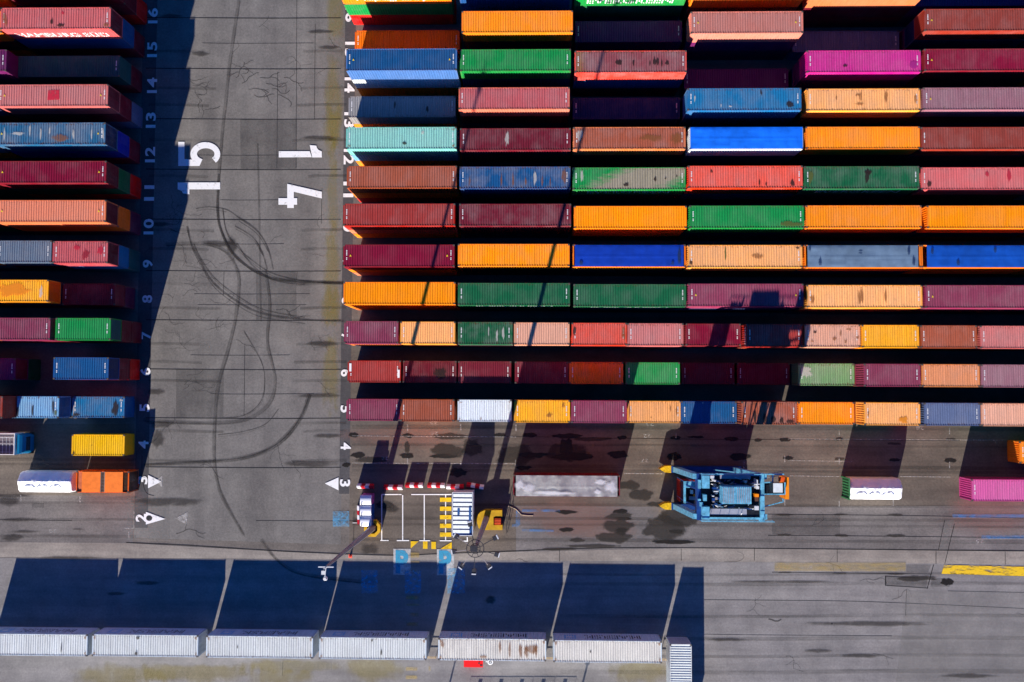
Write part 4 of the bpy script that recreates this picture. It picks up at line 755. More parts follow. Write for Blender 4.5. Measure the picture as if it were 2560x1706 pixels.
def wrapped(a, b, yn, h, label, flat_end=None, dark_end=None):
    A, B = W(a, yn + 27, h), W(b, yn + 27, h); L = B.x - A.x; y = W((a + b) / 2, yn, h).y - 2.44
    t = thing('wrapped_cargo', label, 'wrapped cargo', ((A.x + B.x) / 2, y + 1.22, 0), 0, 'white wrapped loads on flat racks')
    base = MB(); base.box(-L / 2 - .02, L / 2 + .02, -1.22, 1.22, 0, .32)
    for k in range(8): base.box(-L / 2 + .3 + k * L / 8.5, -L / 2 + .42 + k * L / 8.5, -1.235, 1.235, .05, .28)
    part('rack_base', base, plain('rack base paint', hexc(40, 60, 60), .6), t)
    nx, ny = 60, 40; vs = []; fs = []
    # cross-section walks up south side, over ridge, down north side
    prof = [(-1.20, .33), (-1.22, 1.0), (-1.20, 1.7), (-1.17, h - .42), (-1.0, h - .30), (-.6, h - .18), (-.2, h - .06), (.12, h), (.3, h - .07), (.7, h - .30), (1.08, h - .56), (1.2, h - .8), (1.21, 1.4), (1.22, 1.0), (1.2, .33)]
    def pr(s):
        s *= len(prof) - 1; i = min(int(s), len(prof) - 2); f = s - i; return prof[i][0] * (1 - f) + prof[i + 1][0] * f, prof[i][1] * (1 - f) + prof[i + 1][1] * f
    for i in range(nx + 1):
        u = i / nx; x = (u - .5) * L
        for j in range(ny + 1):
            y_, z_ = pr(j / ny); e = min(1, min(u, 1 - u) * L / .25)
            k = (1 - e) * .10
            wv = .05 * noise.noise((x * 2.2, y_ * 2.5 + z_ * 2, 3.3)) + .03 * noise.noise((x * 6, y_ * 5, z_ * 5))
            ch = 0
            if -.95 < y_ < .0 and z_ > h - .45:
                for cx in (-1.5, -.2, 1.1):
                    dd = abs(abs(x - cx) * .55 - (.25 - (y_ + .35)) * .5); ch += .05 * max(0, 1 - dd / .08) * (abs(x - cx) < .6)
            vs.append((x * (1 - k * .1), y_ * (1 - k) + wv * .3, z_ * (1 - k * .5) + wv + ch))
    for i in range(nx):
        for j in range(ny):
            q_ = i * (ny + 1) + j; fs.append((q_, q_ + ny + 1, q_ + ny + 2, q_ + 1))
    for i in (0, nx): fs.append(tuple(i * (ny + 1) + j for j in range(ny + 1)))
    me = bpy.data.meshes.new('cover'); me.from_pydata(vs, [], fs); me.materials.append(FOIL); me.update(); obj('wrapping', me, t)
    sp_ = MB(); zz_ = lambda y: h - .03 + (0.02 if y > -.2 else (y + .2) * .30)
    for cx in (-1.7, -.2, 1.3):
        pts_ = [(cx - .62, -.62), (cx - .35, -.38), (cx + .35, -.38), (cx + .62, -.62)]
        for p, q_ in zip(pts_, pts_[1:]): sp_.beam((p[0], p[1], zz_(p[1]) + .05), (q_[0], q_[1], zz_(q_[1]) + .05), .07, .04)
    part('crease_shade', sp_, plain('pale blue crease shade', (.42, .48, .60), .6), t)  # added bars, their pale blue standing in for shade in the film's chevron creases
    if flat_end:
        e = MB(); prof2 = corr(0, 2.2, .07, .3); x = -L / 2 - .12
        for (p, op), (q_, oq) in zip(prof2, prof2[1:]): e.face([(x - op, -1.1 + p, .2), (x - oq, -1.1 + q_, .2), (x - oq, -1.1 + q_, h - .15), (x - op, -1.1 + p, h - .15)])
        e.box(x - .06, x + .08, -1.22, -1.08, 0, h - .1); e.box(x - .06, x + .08, 1.08, 1.22, 0, h - .1); e.box(x - .05, x + .06, -1.08, 1.08, h - .2, h - .1)
        part('end_wall', e, plain('green rack paint', hexc(60, 130, 80), .6, .35), t)
    return t
FOIL = tarp_mat('white wrapping film', (.86, .87, .90), .15, None, .35)
wrapped(2127, 2258, 1197, 2.6, 'white wrapped load on a flat rack with green ribbed end wall', flat_end=True)
wrapped(41, 176, 1180, 2.6, 'white wrapped load next to the orange hatch-top container in row 3')
t = ground_box(190, 322, 1179, 2.59, 6.058, 'deep orange', 'orange container with two plain roof hatches and a ladder strip between', .6, skip=('roof',), marks=False, end=hexc(70, 30, 18))
ORG = plain('orange hatch paint', hexc(248, 128, 48), .5, .18, 2); DKR = plain('rusted end', (.05, .02, .012), .8, .5, 4)
for x0, x1 in ((-2.35, -.22), (.28, 2.35)):
    h_ = MB(); h_.box(x0, x1, -1.16, 1.16, 2.56, 2.62); part('hatch', h_, ORG, t)
ld_ = MB(); ld_.box(-.22, -.15, -1.16, 1.16, 2.50, 2.60); ld_.box(.2, .27, -1.16, 1.16, 2.50, 2.60)
for k in range(14): ld_.box(-.15, .2, -1.08 + k * .165, -1.03 + k * .165, 2.53, 2.57)
part('ladder', ld_, plain('grey ladder steel', (.25, .2, .17), .6), t)
bs = MB(); bs.box(-2.90, 2.90, -1.14, 1.14, 2.30, 2.46); part('roof', bs, plain('dull orange roof', hexc(205, 110, 70), .6, .35, 2), t)
st = MB(); st.box(2.38, 3.0, -1.1, 1.1, 2.462, 2.50); part('stain', st, cover('rusted roof end', (.04, .018, .01), .9, 1.5, .3, .5, scale=(.5, 3, 1)), t)

# ---------------------------------------------------------------- white reefers along the south edge
REEF = [(-48, 221, 1585.8, .3), (228, 497, 1587.8, .35), (514.6, 782.6, 1591.3, .3), (798.5, 1065, 1594.8, .25), (1096.5, 1364.5, 1597.5, .8), (1383.6, 1654.3, 1602.4, .3)]
RW = hexc(214, 219, 219)
rl = ['cut off by the frame edge', 'with rust at both ends, second in the line', 'third in the line along the south edge', 'clean, before the wide gap in the line', 'with orange rust streaks on the roof', 'beside the crosswise one at the line end']
starB = plain('logo blue', (.10, .42, .75), .5, .05)
for i, (a, b, n_, wr) in enumerate(REEF):
    h = 2.896; A, B = W(a, n_ + 27, h), W(b, n_ + 27, h); x0 = (A.x + B.x) / 2 - 6.095; y = W((a + b) / 2, n_, h).y - 2.438
    t = container(x0, y, 0, 12.19, h, RW if i < 4 else hexc(225, 222, 215), 'white reefer container ' + rl[i], .25 + wr * .5, side=(.62, .72, .80), end=(.45, .48, .52), marks=False, group='white reefer containers in a line', roofmat=None)  # side colour tinted blue for skylight on the shaded north face
    me = text_mesh('lettering', 'MAERSK', 6.6, 1.35, lambda u, v: (.6 - u, 1.2235, 1.45 + v), [BLACK], .03); obj('lettering', me, t)
    lg = MB(); lg.box(-4.9, -3.5, 1.2225, 1.2265, .8, 2.2); lo = part('logo', lg, starB, t)
    sm = MB(); pts = []
    for k in range(14): rr_ = .55 if k % 2 == 0 else .24; pts.append((-4.2 + rr_ * sin(k * pi / 7), 1.2295, 1.5 + rr_ * cos(k * pi / 7)))
    for k in range(14): sm.face([(-4.2, 1.2295, 1.5), pts[k], pts[(k + 1) % 14]])
    obj('star', sm.mesh('star', [WHITE]), lo)
    z = roof_z(t)
    if wr > .7:
        for k, (x, yy, aa, bb) in enumerate([(2.0, 0, .22, 1.1), (3.2, 0, .3, 1.0), (3.9, -.1, .4, .9), (4.9, 0, .3, .9), (-5.6, .5, .3, .5), (.9, .3, .2, .8), (4.4, .1, 1.0, .6), (-1, -.8, .5, .2)]): roof_patch(t, rr(x, yy, aa, bb, k), PRUST, z + .001 * k, 'rust')
    for k, (x, yy, aa, bb) in enumerate([(-5.85, -.9, .18, .2), (-5.8, .9, .16, .25), (5.85, .9, .2, .2), (5.9, -.9, .16, .22)]): roof_patch(t, rr(x, yy, aa, bb, k + i), PRUST, z + .01 + .001 * k, 'rust')
    sp = {0: [(3.1, -.3, .08, .6)], 1: [(-.8, .9, .25, .2), (-1, -.9, .2, .25)], 3: [(1.0, -.4, .12, .35), (-.1, .95, .15, .2)], 5: [(-1.9, 0, .14, .14)], 2: [(-2.5, 0, .08, .2)]}.get(i, [])
    for k, (x, yy, aa, bb) in enumerate(sp): roof_patch(t, rr(x, yy, aa, bb, k), PDARK, z + .02, 'stain')
A = W(1674.8, 1611, 2.896); B = W(1729, 1611, 2.896)
t = thing('shipping_container', 'white reefer container standing crosswise at the end of the line', 'container', ((A.x + B.x) / 2, A.y - 6.095, 0), pi / 2, 'white reefer containers in a line')
m = container_meshes(12.19, 2.896)
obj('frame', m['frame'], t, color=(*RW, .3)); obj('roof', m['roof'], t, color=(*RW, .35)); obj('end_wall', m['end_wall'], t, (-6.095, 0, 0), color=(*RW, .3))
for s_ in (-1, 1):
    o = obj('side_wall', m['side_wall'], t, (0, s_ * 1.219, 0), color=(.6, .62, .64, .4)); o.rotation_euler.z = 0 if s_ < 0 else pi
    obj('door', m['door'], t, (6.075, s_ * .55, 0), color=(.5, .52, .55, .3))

# ---------------------------------------------------------------- light masts
GALV = plain('galvanised mast steel', (.32, .28, .29), .5, .3, 1.5, .5, .2)
PALE = plain('pale lamp housing', (.62, .64, .68), .4, .15)
DARKM = plain('dark steel', (.035, .035, .045), .5, .3)
YELC = plain('yellow kerb paint', hexc(225, 175, 25), .7, .4, 1.2)
YELP = plain('yellow base paint', hexc(205, 160, 20), .7, .35, .9)
mA = thing('light_mast', 'tall thin mast with two lamps rising from the octagonal yellow ring', 'light mast', (-18.55, -16.95, 0))
o_ = MB()
for k in range(8):
    a0, a1 = rad(22.5 + 45 * k), rad(67.5 + 45 * k)
    P = [(1.02 * cos(a0), 1.02 * sin(a0)), (1.02 * cos(a1), 1.02 * sin(a1)), (.66 * cos(a1), .66 * sin(a1)), (.66 * cos(a0), .66 * sin(a0))]
    o_.hexa([(x, y, 0) for x, y in P] + [(x, y, .85) for x, y in P])
part('guard_ring', o_, YELC, mA)
tA = W(815, 1418, 26.0) - Vector((-18.55, -16.95, 0))
p_ = MB(); p_.tube((0, 0, 0), tuple(tA), .38, .12, 16); part('pole', p_, GALV, mA)
h_ = MB(); ox, oy, oz = tA
h_.beam((ox - .68, oy, oz), (ox + .68, oy, oz), .09); h_.tube((ox, oy, oz - .1), (ox, oy, oz + .7), .05); h_.beam((ox, oy, oz), (ox - .1, oy - 1.05, oz), .06); part('crossarm', h_, PALE, mA)
l1 = MB(); l1.box(ox - .42, ox - .08, oy - .68, oy - .36, oz - .3, oz - .05); part('lamp', l1, PALE, mA)
l2 = MB(); l2.tube((ox - .1, oy - 1.05, oz - .3), (ox - .1, oy - 1.05, oz + .05), .20, .13, 12); part('lamp', l2, WHITE, mA)
mB = thing('light_mast', 'high mast with a ring of eight floodlights beside the parking bays', 'light mast', (-5.27, -15.72, 0))
ZB = 28.0; tB = W(1188, 1372, ZB) - Vector((-5.27, -15.72, 0)); KB = 2182 / (CAM_H - ZB)
p_ = MB(); p_.tube((0, 0, 0), tuple(tB), .36, .15, 16); part('pole', p_, GALV, mB)
hB = lambda p: (p[0] + tB.x, p[1] + tB.y, p[2] - 20.2 + ZB)
g_ = MB(); g_.ring(hB((0, 0, 20.2)), .74, .032, 32, 6); g_.ring(hB((0, 0, 20.2)), .42, .03, 24, 6)
for k in range(8): a0 = rad(22 + 45 * k); g_.beam(hB((.15 * cos(a0), .15 * sin(a0), 20.2)), hB((.74 * cos(a0), .74 * sin(a0), 20.2)), .05)
g_.box(tB.x - .35, tB.x + .2, tB.y - .2, tB.y + .3, ZB + .05, ZB + .3); part('head_ring', g_, DARKM, mB)
for k, (px, py) in enumerate([(1440, 855), (1930, 870), (1415, 1045), (1950, 1075), (1510, 1225), (1665, 1290), (1850, 1220), (1610, 700)]):
    dx, dy = (px - 1680) / 5.115 / KB, -(py - 1000) / 5.115 / KB; L_ = math.hypot(dx, dy); ux, uy = dx / L_, dy / L_
    a_ = MB(); a_.beam(hB((ux * .74, uy * .74, 20.2)), hB((ux * (L_ - .1), uy * (L_ - .1), 20.1)), .055); ar = part('arm', a_, DARKM if k % 2 else GALV, mB)
    f_ = MB(); sx_, sy_ = -uy, ux
    c_ = (ux * L_, uy * L_)
    pts = [(c_[0] + sx_ * a * .18 + ux * b * .18, c_[1] + sy_ * a * .18 + uy * b * .18) for a, b in ((-1, -1), (1, -1), (1, 1), (-1, 1))]
    f_.hexa([hB((x, y, 19.75)) for x, y in pts] + [hB((x, y, 20.12)) for x, y in pts]); fl = part('floodlight', f_, DARKM, mB)
    r_ = MB(); pts = [(c_[0] + sx_ * a * .19 + ux * (b * .045 + .22), c_[1] + sy_ * a * .19 + uy * (b * .045 + .22)) for a, b in ((-1, -1), (1, -1), (1, 1), (-1, 1))]
    r_.hexa([hB((x, y, 19.72)) for x, y in pts] + [hB((x, y, 20.16)) for x, y in pts]); obj('reflector_rim', r_.mesh('rim', [PALE]), fl)
# yellow base block around mast B
def z1w(x, y, z=0): return W(860 + x / 5.115, 1180 + y / 5.115, z)
blk = thing('mast_base', 'low yellow painted base with a rounded corner around the floodlight mast', 'mast base', (-4.4, -16, 0))
hz = 1.25
def ext(poly, z0, z1v, mat, name, par, ztop=None):
    zt = z1v; P = [z1w(x, y, zt) - Vector((*par.location[:2], 0)) for x, y in poly]; mb_ = MB()
    mb_.face([(p.x, p.y, z1v) for p in P]); mb_.face([(p.x, p.y, z0) for p in P][::-1])
    for k in range(len(P)): a, b = P[k], P[(k + 1) % len(P)]; mb_.face([(a.x, a.y, z0), (b.x, b.y, z0), (b.x, b.y, z1v), (a.x, a.y, z1v)])
    return part(name, mb_, mat, par)
ext([(1745, 745), (1720, 715), (1703, 660), (1697, 600), (1712, 550), (1745, 515), (1800, 492), (2022, 492), (2022, 575), (1912, 575), (1912, 682), (2026, 682), (2026, 745)], 0, hz, YELP, 'base_block', blk)
ext([(1914, 577), (2022, 577), (2022, 680), (1914, 680)], 0, .5, DARKM, 'recess', blk)
bx = thing('orange_box', 'small orange box set in the notch of the yellow mast base', 'box', tuple(z1w(1965, 635, 1.3).xy) + (.5,))
b_ = MB(); b_.box(-.36, .36, -.33, .33, 0, .85); part('body', b_, plain('orange box paint', hexc(235, 95, 40), .5, .2), bx)
b_ = MB(); [b_.box(-.38, .38, y - .02, y + .02, .85, .88) for y in (-.2, 0, .2)]; part('lid_rib', b_, plain('orange rib', hexc(180, 60, 30), .5), bx)
# hose / fence beside it
fn = tag(part('safety_rail', (lambda m_: ([m_.tube(z1w(2090, 440 + k * 110, 0) , z1w(2090 - 3, 440 + k * 110, 1.1), .03) for k in range(4)], [m_.tube(z1w(2089, 440, z), z1w(2075, 790, z), .03) for z in (.55, 1.1)], m_)[-1])(MB()), DARKM, None), 'thin dark safety rail beside the yellow mast base', 'railing')
hb = MB(); pp = [z1w(x, y, .06) for x, y in [(2100, 435), (2150, 455), (2200, 480), (2240, 520), (2270, 550), (2350, 560), (2420, 560)]]
for a, b in zip(pp, pp[1:]): hb.tube(a, b, .04, n=6)
tag(part('hose', hb, plain('tan hose', (.45, .36, .27), .6), None), 'pale hose lying on the apron beside the cloudy covered container', 'hose')

# ---------------------------------------------------------------- site cabin with slatted roof
A = z1w(1382, 262, 3.3); B = z1w(1648, 820, 3.3)
cb = thing('site_cabin', 'white cabin with a blue slatted roof beside the yellow blocks', 'cabin', ((A.x + B.x) / 2, (A.y + B.y) / 2, 0))
lx, ly = (B.x - A.x) / 2, (A.y - B.y) / 2
b_ = MB(); b_.box(-lx + .05, lx - .05, -ly + .05, ly - .05, 0, 3.1); part('body', b_, plain('cabin wall', hexc(200, 210, 222), .5, .1), cb)
b_ = MB(); b_.box(-lx, lx, -ly, ly, 3.1, 3.22); part('roof', b_, plain('blue cabin roof', hexc(38, 92, 158), .5, .25), cb)
b_ = MB()
b_.box(-lx, -lx + .09, -ly, ly, 3.22, 3.32); b_.box(lx - .07, lx, -ly, ly, 3.22, 3.32); b_.box(-lx + .09, lx - .07, ly - .08, ly, 3.22, 3.32); b_.box(-lx + .09, lx - .07, -ly, -ly + .07, 3.22, 3.32); part('rim', b_, PALE, cb)
for k in range(9):
    y1 = ly - .18 - k * .505; b_ = MB(); xr = lx - .12 if k < 7 else lx - .4
    b_.hexa([(-lx + .13, y1 - .36, 3.23), (xr, y1 - .36, 3.23), (xr, y1, 3.23), (-lx + .13, y1, 3.23), (-lx + .13, y1 - .36, 3.30), (xr, y1 - .36, 3.30), (xr, y1, 3.34), (-lx + .13, y1, 3.34)])
    part('roof_panel', b_, plain('white roof panel', hexc(222, 230, 238), .45, .22, 5), cb)
for x, y0_, y1_ in ((-.45, -.1, .6), (.85, -.9, .8)):
    b_ = MB(); b_.box(x - .12, x + .12, y0_, y1_, 3.345, 3.37); part('cable_tray', b_, plain('blue tray', hexc(40, 88, 150), .5), cb)
b_ = MB(); b_.box(lx - .051, lx - .02, -1.2, -.3, .1, 2.1); part('door', b_, plain('cabin door', hexc(90, 110, 140), .5), cb)

# ---------------------------------------------------------------- barriers
BR, BW = plain('red barrier plastic', hexc(190, 20, 40), .45, .2), plain('white barrier plastic', hexc(235, 232, 235), .45, .1)
def barrier(ax, ay, bx_, by_, label, flip=0, L=None):
    a = z1w(ax, ay, .9); b = z1w(bx_, by_, .9); L = (b - a).length; ang = math.atan2(b.y - a.y, b.x - a.x); c = (a + b) / 2
    t = MB(); n = 4; prof = [(-.28, 0), (-.28, .25), (-.13, .5), (-.11, .93), (.11, .93), (.13, .5), (.28, .25), (.28, 0)]
    for i in range(n):
        x0 = -L / 2 + L * i / n; x1 = x0 + L / n - .02; mi = (i + flip) % 2
        for k in range(len(prof)):
            (y0_, z0_), (y1_, z1v) = prof[k], prof[(k + 1) % len(prof)]
            t.face([(x0, y0_, z0_), (x1, y0_, z0_), (x1, y1_, z1v), (x0, y1_, z1v)], mi)
        t.face([(x0, y, z) for y, z in prof], mi); t.face([(x1, y, z) for y, z in prof], mi)
    o = part('traffic_barrier', t, [BR, BW], None, (c.x, c.y, 0), ang); return tag(o, label, 'barrier', 'red and white barriers around the parking bays')
barrier(160, 190, 368, 195, 'red and white barrier nearest the row number 3', 1)
barrier(500, 205, 740, 208, 'red and white barrier above the first parking bay', 0)
barrier(780, 178, 1003, 180, 'red and white barrier above the second parking bay', 0)
barrier(1062, 180, 1284, 183, 'red and white barrier above the third parking bay', 0)
barrier(1306, 198, 1530, 200, 'red and white barrier touching the cabin corner', 1)
barrier(1565, 172, 1785, 208, 'slightly turned red barrier behind the cabin', 0)
barrier(182, 440, 186, 672, 'red and white barrier standing lengthways by the toilets', 1)
# portable toilets
TB, TWH = plain('blue toilet plastic', hexc(16, 70, 150), .4, .15), plain('white toilet roof', hexc(228, 232, 242), .4, .1)
for i, (y0_, y1_, lb) in enumerate([(300, 432, 'portable toilet with lilac shaded roof nearest the barriers'), (435, 565, 'middle portable toilet of the three'), (568, 702, 'portable toilet nearest the yellow mast ring')]):
    a = z1w(207, y0_, 2.3); b = z1w(345, y1_, 2.3); hx_, hy_ = (b.x - a.x) / 2, (a.y - b.y) / 2
    t = thing('portable_toilet', lb, 'portable toilet', ((a.x + b.x) / 2, (a.y + b.y) / 2, 0), 0, 'portable toilets beside the parking bays')
    b_ = MB(); b_.box(-hx_ + .03, hx_ - .03, -hy_ + .03, hy_ - .03, 0, 2.12)
    for k in range(4): b_.box(hx_ - .03, hx_ - .005, -hy_ + .1 + k * .28, -hy_ + .2 + k * .28, .1, 2.0)
    part('cabin', b_, TB if i else plain('lilac toilet plastic', hexc(140, 70, 150), .4, .15), t)
    rf = MB(); n = 10; pf = [(-hy_ + 2 * hy_ * k / n, 2.12 + .26 * math.sin(pi * (k / n)) ** .6) for k in range(n + 1)]
    for (ya, za), (yb, zb) in zip(pf, pf[1:]): rf.face([(-hx_, ya, za), (hx_, ya, za), (hx_, yb, zb), (-hx_, yb, zb)])
    for x in (-hx_, hx_): rf.face([(x, y, z) for y, z in pf])
    part('roof', rf, TWH, t); v_ = MB(); v_.tube((-hx_ + .15, -hy_ + .12, 2.1), (-hx_ + .15, -hy_ + .12, 2.5), .06); part('vent_pipe', v_, DARKM, t)
    d_ = MB(); d_.box(-hx_ - .0, -hx_ + .029, -hy_ + .2, hy_ - .2, .12, 2.0); part('door', d_, plain('toilet door', hexc(60, 110, 180), .4), t)

# ---------------------------------------------------------------- straddle carrier
SB = plain('carrier light blue', hexc(105, 180, 215), .5, .5, 2.2, .3); SD = plain('carrier deep blue', hexc(15, 62, 130), .5, .35, 1.2); SK = plain('carrier black machinery', (.010, .014, .024), .5, .6, 3)
SG = plain('carrier grey panel', hexc(150, 150, 165), .5, .15); SY = plain('carrier yellow nose', hexc(232, 185, 20), .55, .45); SO = plain('carrier orange panel', hexc(245, 140, 10), .5, .15); RUB = plain('tyre black', (.015, .015, .016), .8, .3)
def z2w(x, y, z): return W(1620 + x / 5.8825, 1140 + y / 5.8825, z)
sc_ = thing('straddle_carrier', 'light blue straddle carrier with yellow noses standing on the apron', 'straddle carrier', tuple(z2w(1000, 600, 14.2).xy) + (0,))
o0 = Vector((*sc_.location[:2], 0))
def zc(x, y, z): return z2w(x, y, z) - o0
def zbox(name, x0, y0, x1, y1, zt, zb, mat, par=None):
    a = zc(x0, y1, zt); b = zc(x1, y0, zt); mb_ = MB(); mb_.box(a.x, b.x, a.y, b.y, zb, zt); return part(name, mb_, mat, par or sc_)
zt = 14.2
xF, xR = zc(745, 600, zt).x, zc(1685, 600, zt).x; yN, yS = zc(1000, 262, zt).y, zc(1000, 935, zt).y
# bogie beams with wheels and noses, one per side
gN, gS = z2w(300, 195, 1.2).y - o0.y, z2w(300, 738, 1.2).y - o0.y
gx0 = z2w(335, 195, 1.2).x - o0.x; gx1 = gx0 + 8.0
for gy, tag_ in ((gN, 'n'), (gS, 's')):
    b_ = MB(); b_.box(gx0, gx1, gy - .38, gy + .38, .75, 1.55); b_.box(gx0 + .4, gx1 - .2, gy - .30, gy + .30, 1.55, 1.8)
    bo = part('bogie_beam', b_, SD, sc_)
    for k in range(4):
        wx = gx0 + .9 + k * 2.25; w_ = MB(); w_.tube((wx, gy - .26, .78), (wx, gy + .26, .78), .76, n=24); obj('wheel', w_.mesh('wheel', [RUB]), bo)
    n_ = MB(); P = [(gx0, gy - .40), (gx0, gy + .40), (gx0 - .75, gy + .36), (gx0 - 1.35, gy + .02), (gx0 - .75, gy - .36)]
    P = P[::-1]
    n_.face([(x, y, 1.5) for x, y in P]); n_.face([(x, y, .25) for x, y in P][::-1])
    for k in range(5): a, b = P[k], P[(k + 1) % 5]; n_.face([(*a, .25), (*b, .25), (*b, 1.5), (*a, 1.5)])
    part('nose', n_, SY, sc_)
    # leg columns leaning nowhere: straight up to the top frame
    s_ = 1 if tag_ == 'n' else -1
    ty = (yN if s_ > 0 else yS)
    for lx_, wd in ((gx0 + .55, .75), (gx1 - .75, .6)):
        l_ = MB(); l_.hexa([(lx_ - wd / 2, gy - .3, 1.6), (lx_ + wd / 2, gy - .3, 1.6), (lx_ + wd / 2, gy + .3, 1.6), (lx_ - wd / 2, gy + .3, 1.6), (lx_ - wd / 2, ty - .28 * s_ - .26, zt), (lx_ + wd / 2, ty - .28 * s_ - .26, zt), (lx_ + wd / 2, ty - .28 * s_ + .26, zt), (lx_ - wd / 2, ty - .28 * s_ + .26, zt)])
        part('leg', l_, SB, sc_)
    f_ = MB(); f_.beam((gx0 + .6, ty - .1 * s_, zt - .25), (gx1 - .6, ty - .1 * s_, zt - .25), .22, .4); part('top_rail', f_, SB, sc_)
    r_ = MB()
    for k in range(9): x = gx0 + .8 + k * .9; r_.tube((x, ty + .05 * s_, zt), (x, ty + .05 * s_, zt + 1.05), .025, n=6)
    r_.tube((gx0 + .8, ty + .05 * s_, zt + 1.05), (gx0 + 8, ty + .05 * s_, zt + 1.05), .03, n=6); r_.tube((gx0 + .8, ty + .05 * s_, zt + .5), (gx0 + 8, ty + .05 * s_, zt + .5), .02, n=6); part('handrail', r_, SB, sc_)
    d_ = MB(); d_.beam((gx1 - .8, gy, 2), (gx1 - 3.5, ty - .2 * s_, zt - .5), .12); d_.beam((gx1 - 3.2, gy, 1.8), (gx1 - .9, ty - .2 * s_, zt - .5), .12); part('brace', d_, SB, sc_)
zbox('deck', 745, 270, 1700, 930, zt - .15, zt - .55, SK)
zbox('front_beam', 722, 262, 778, 945, zt + .25, zt - .7, SD)
zbox('rear_beam', 1655, 262, 1710, 972, zt + .15, zt - .6, SB)
zbox('fuel_tank', 800, 292, 905, 480, zt + .9, zt - .1, SB); zbox('fuel_tank', 800, 752, 905, 940, zt + .9, zt - .1, SB)
for x0_, x1_ in ((1092, 1290), (1300, 1520)):
    e_ = zbox('engine_cover', x0_, 458, x1_, 708, zt + 1.7, zt - .1, SB)
    a = zc(x0_, 708, zt + 1.7); b = zc(x1_, 458, zt + 1.7); r_ = MB()
    for k in range(7): x = a.x + (b.x - a.x) * (k + .7) / 8; r_.box(x - .025, x + .025, a.y + .08, b.y - .08, zt + 1.70, zt + 1.74)
    obj('cover_rib', r_.mesh('rib', [SG]), e_)
zbox('walkway', 1062, 284, 1510, 338, zt + .5, zt + .3, SG); zbox('walkway', 912, 782, 1452, 868, zt + .3, zt + .1, SG)
for (x, y, s1, s2, hh, m_) in [(950, 315, 60, 40, .9, PALE), (985, 370, 22, 22, 1.3, WHITE), (985, 480, 60, 30, .7, SD), (1000, 525, 70, 14, .6, PALE), (960, 595, 30, 14, .7, PALE), (1075, 618, 24, 20, .7, PALE), (840, 620, 50, 90, .8, SB), (790, 715, 50, 60, .6, SB), (760, 650, 36, 26, .7, SB), (1610, 400, 12, 90, 1.2, PALE), (1600, 420, 90, 12, 1.1, PALE), (1602, 585, 56, 44, .8, SO), (1600, 640, 50, 60, .6, plain('brown motor', (.08, .04, .03), .6)), (1615, 470, 40, 40, .9, PALE), (1010, 725, 130, 8, .5, PALE), (1440, 385, 24, 30, .9, PALE), (1525, 750, 70, 40, .6, SK), (1600, 770, 60, 60, .7, PALE), (760, 420, 40, 130, .5, SB), (1480, 550, 14, 200, .3, SD)]:
    zbox('machinery', x - s1 / 2, y - s2 / 2, x + s1 / 2, y + s2 / 2, zt + hh, zt - .2, m_)
# cable winches and hoist frame at front
zbox('hoist_frame', 530, 380, 715, 470, 9.4, 9.0, SB); zbox('hoist_frame', 530, 470, 556, 700, 9.4, 9.0, SB); zbox('hoist_bed', 556, 470, 715, 700, 8.9, 8.5, SK)
zbox('hoist_motor', 625, 505, 665, 560, 9.3, 8.9, PALE); zbox('hoist_motor', 608, 600, 700, 650, 9.2, 8.9, SG); zbox('hoist_motor', 670, 572, 705, 600, 9.3, 8.9, SO)
st_ = MB()
for x, y in ((560, 400), (700, 400), (560, 690), (700, 690)): a = zc(x, y, 9); st_.tube(a, (a.x, a.y, 3.2), .03, n=6)
for yy in (430, 680): a = zc(560, yy, 9.2); st_.beam(a, (xF + .3, a.y, zt - .5), .16)
part('hoist_cable', st_, SD, sc_)
# driver cab overhanging the rear
zbox('cab_platform', 1700, 395, 2015, 560, zt - .3, zt - .45, SK); zbox('cab_roof', 1845, 405, 1980, 540, zt + 1.6, zt + 1.5, plain('cab roof white', hexc(215, 222, 225), .5, .15)); zbox('cab_body', 1850, 410, 1975, 535, zt + 1.5, zt - .3, plain('cab glass', (.03, .05, .07), .15, .1, 1, .6))
r_ = MB()
a, b = zc(1700, 262, zt), zc(2015, 565, zt)
for (x0_, y0_, x1_, y1_) in [(1700, 270, 2000, 270), (1700, 565, 2015, 565), (2012, 390, 2012, 565), (1700, 395, 1840, 385), (1835, 270, 1835, 400)]: r_.beam(zc(x0_, y0_, zt + .1), zc(x1_, y1_, zt + .1), .12)
r_.beam(zc(1715, 745, zt - .4), zc(1990, 675, zt - .4), .10); r_.beam(zc(1990, 675, zt - .4), zc(1980, 630, zt - .4), .10); part('cab_rail', r_, SB, sc_)
zbox('end_panel', 2022, 318, 2072, 640, zt - .2, zt - 2.3, SO); p2 = MB(); a = zc(2005, 330, zt); p2.box(a.x - .5, a.x + .05, a.y - .35, a.y + .1, zt - .4, zt); part('lamp', p2, plain('orange lamp', hexc(235, 90, 30), .4), sc_)
rg = random.Random(5); hh_ = [MB(), MB(), MB()]
for k in range(46):
    x, y = rg.uniform(920, 1640), rg.choice((rg.uniform(345, 450), rg.uniform(715, 775), rg.uniform(300, 900) if k % 3 == 0 else rg.uniform(345, 450)))
    a = zc(x, y, zt + rg.uniform(0, .5)); b = a + Vector((rg.uniform(-.9, .9), rg.uniform(-.25, .25), rg.uniform(-.1, .2)))
    hh_[k % 3].tube(a, b, rg.uniform(.025, .06), n=6)
for k in range(30):
    x, y = rg.uniform(925, 1085), rg.uniform(440, 720); a = zc(x, y, zt); sz = rg.uniform(.08, .3); hh_[k % 3].box(a.x, a.x + sz, a.y, a.y + rg.uniform(.08, .3), zt - .1, zt + rg.uniform(.2, .7))
for m_, mt in zip(hh_, (PALE, SD, GALV)): part('hydraulic_pipes', m_, mt, sc_)
la = MB(); a0_ = zc(1735, 300, zt); b0_ = zc(1985, 262, zt)
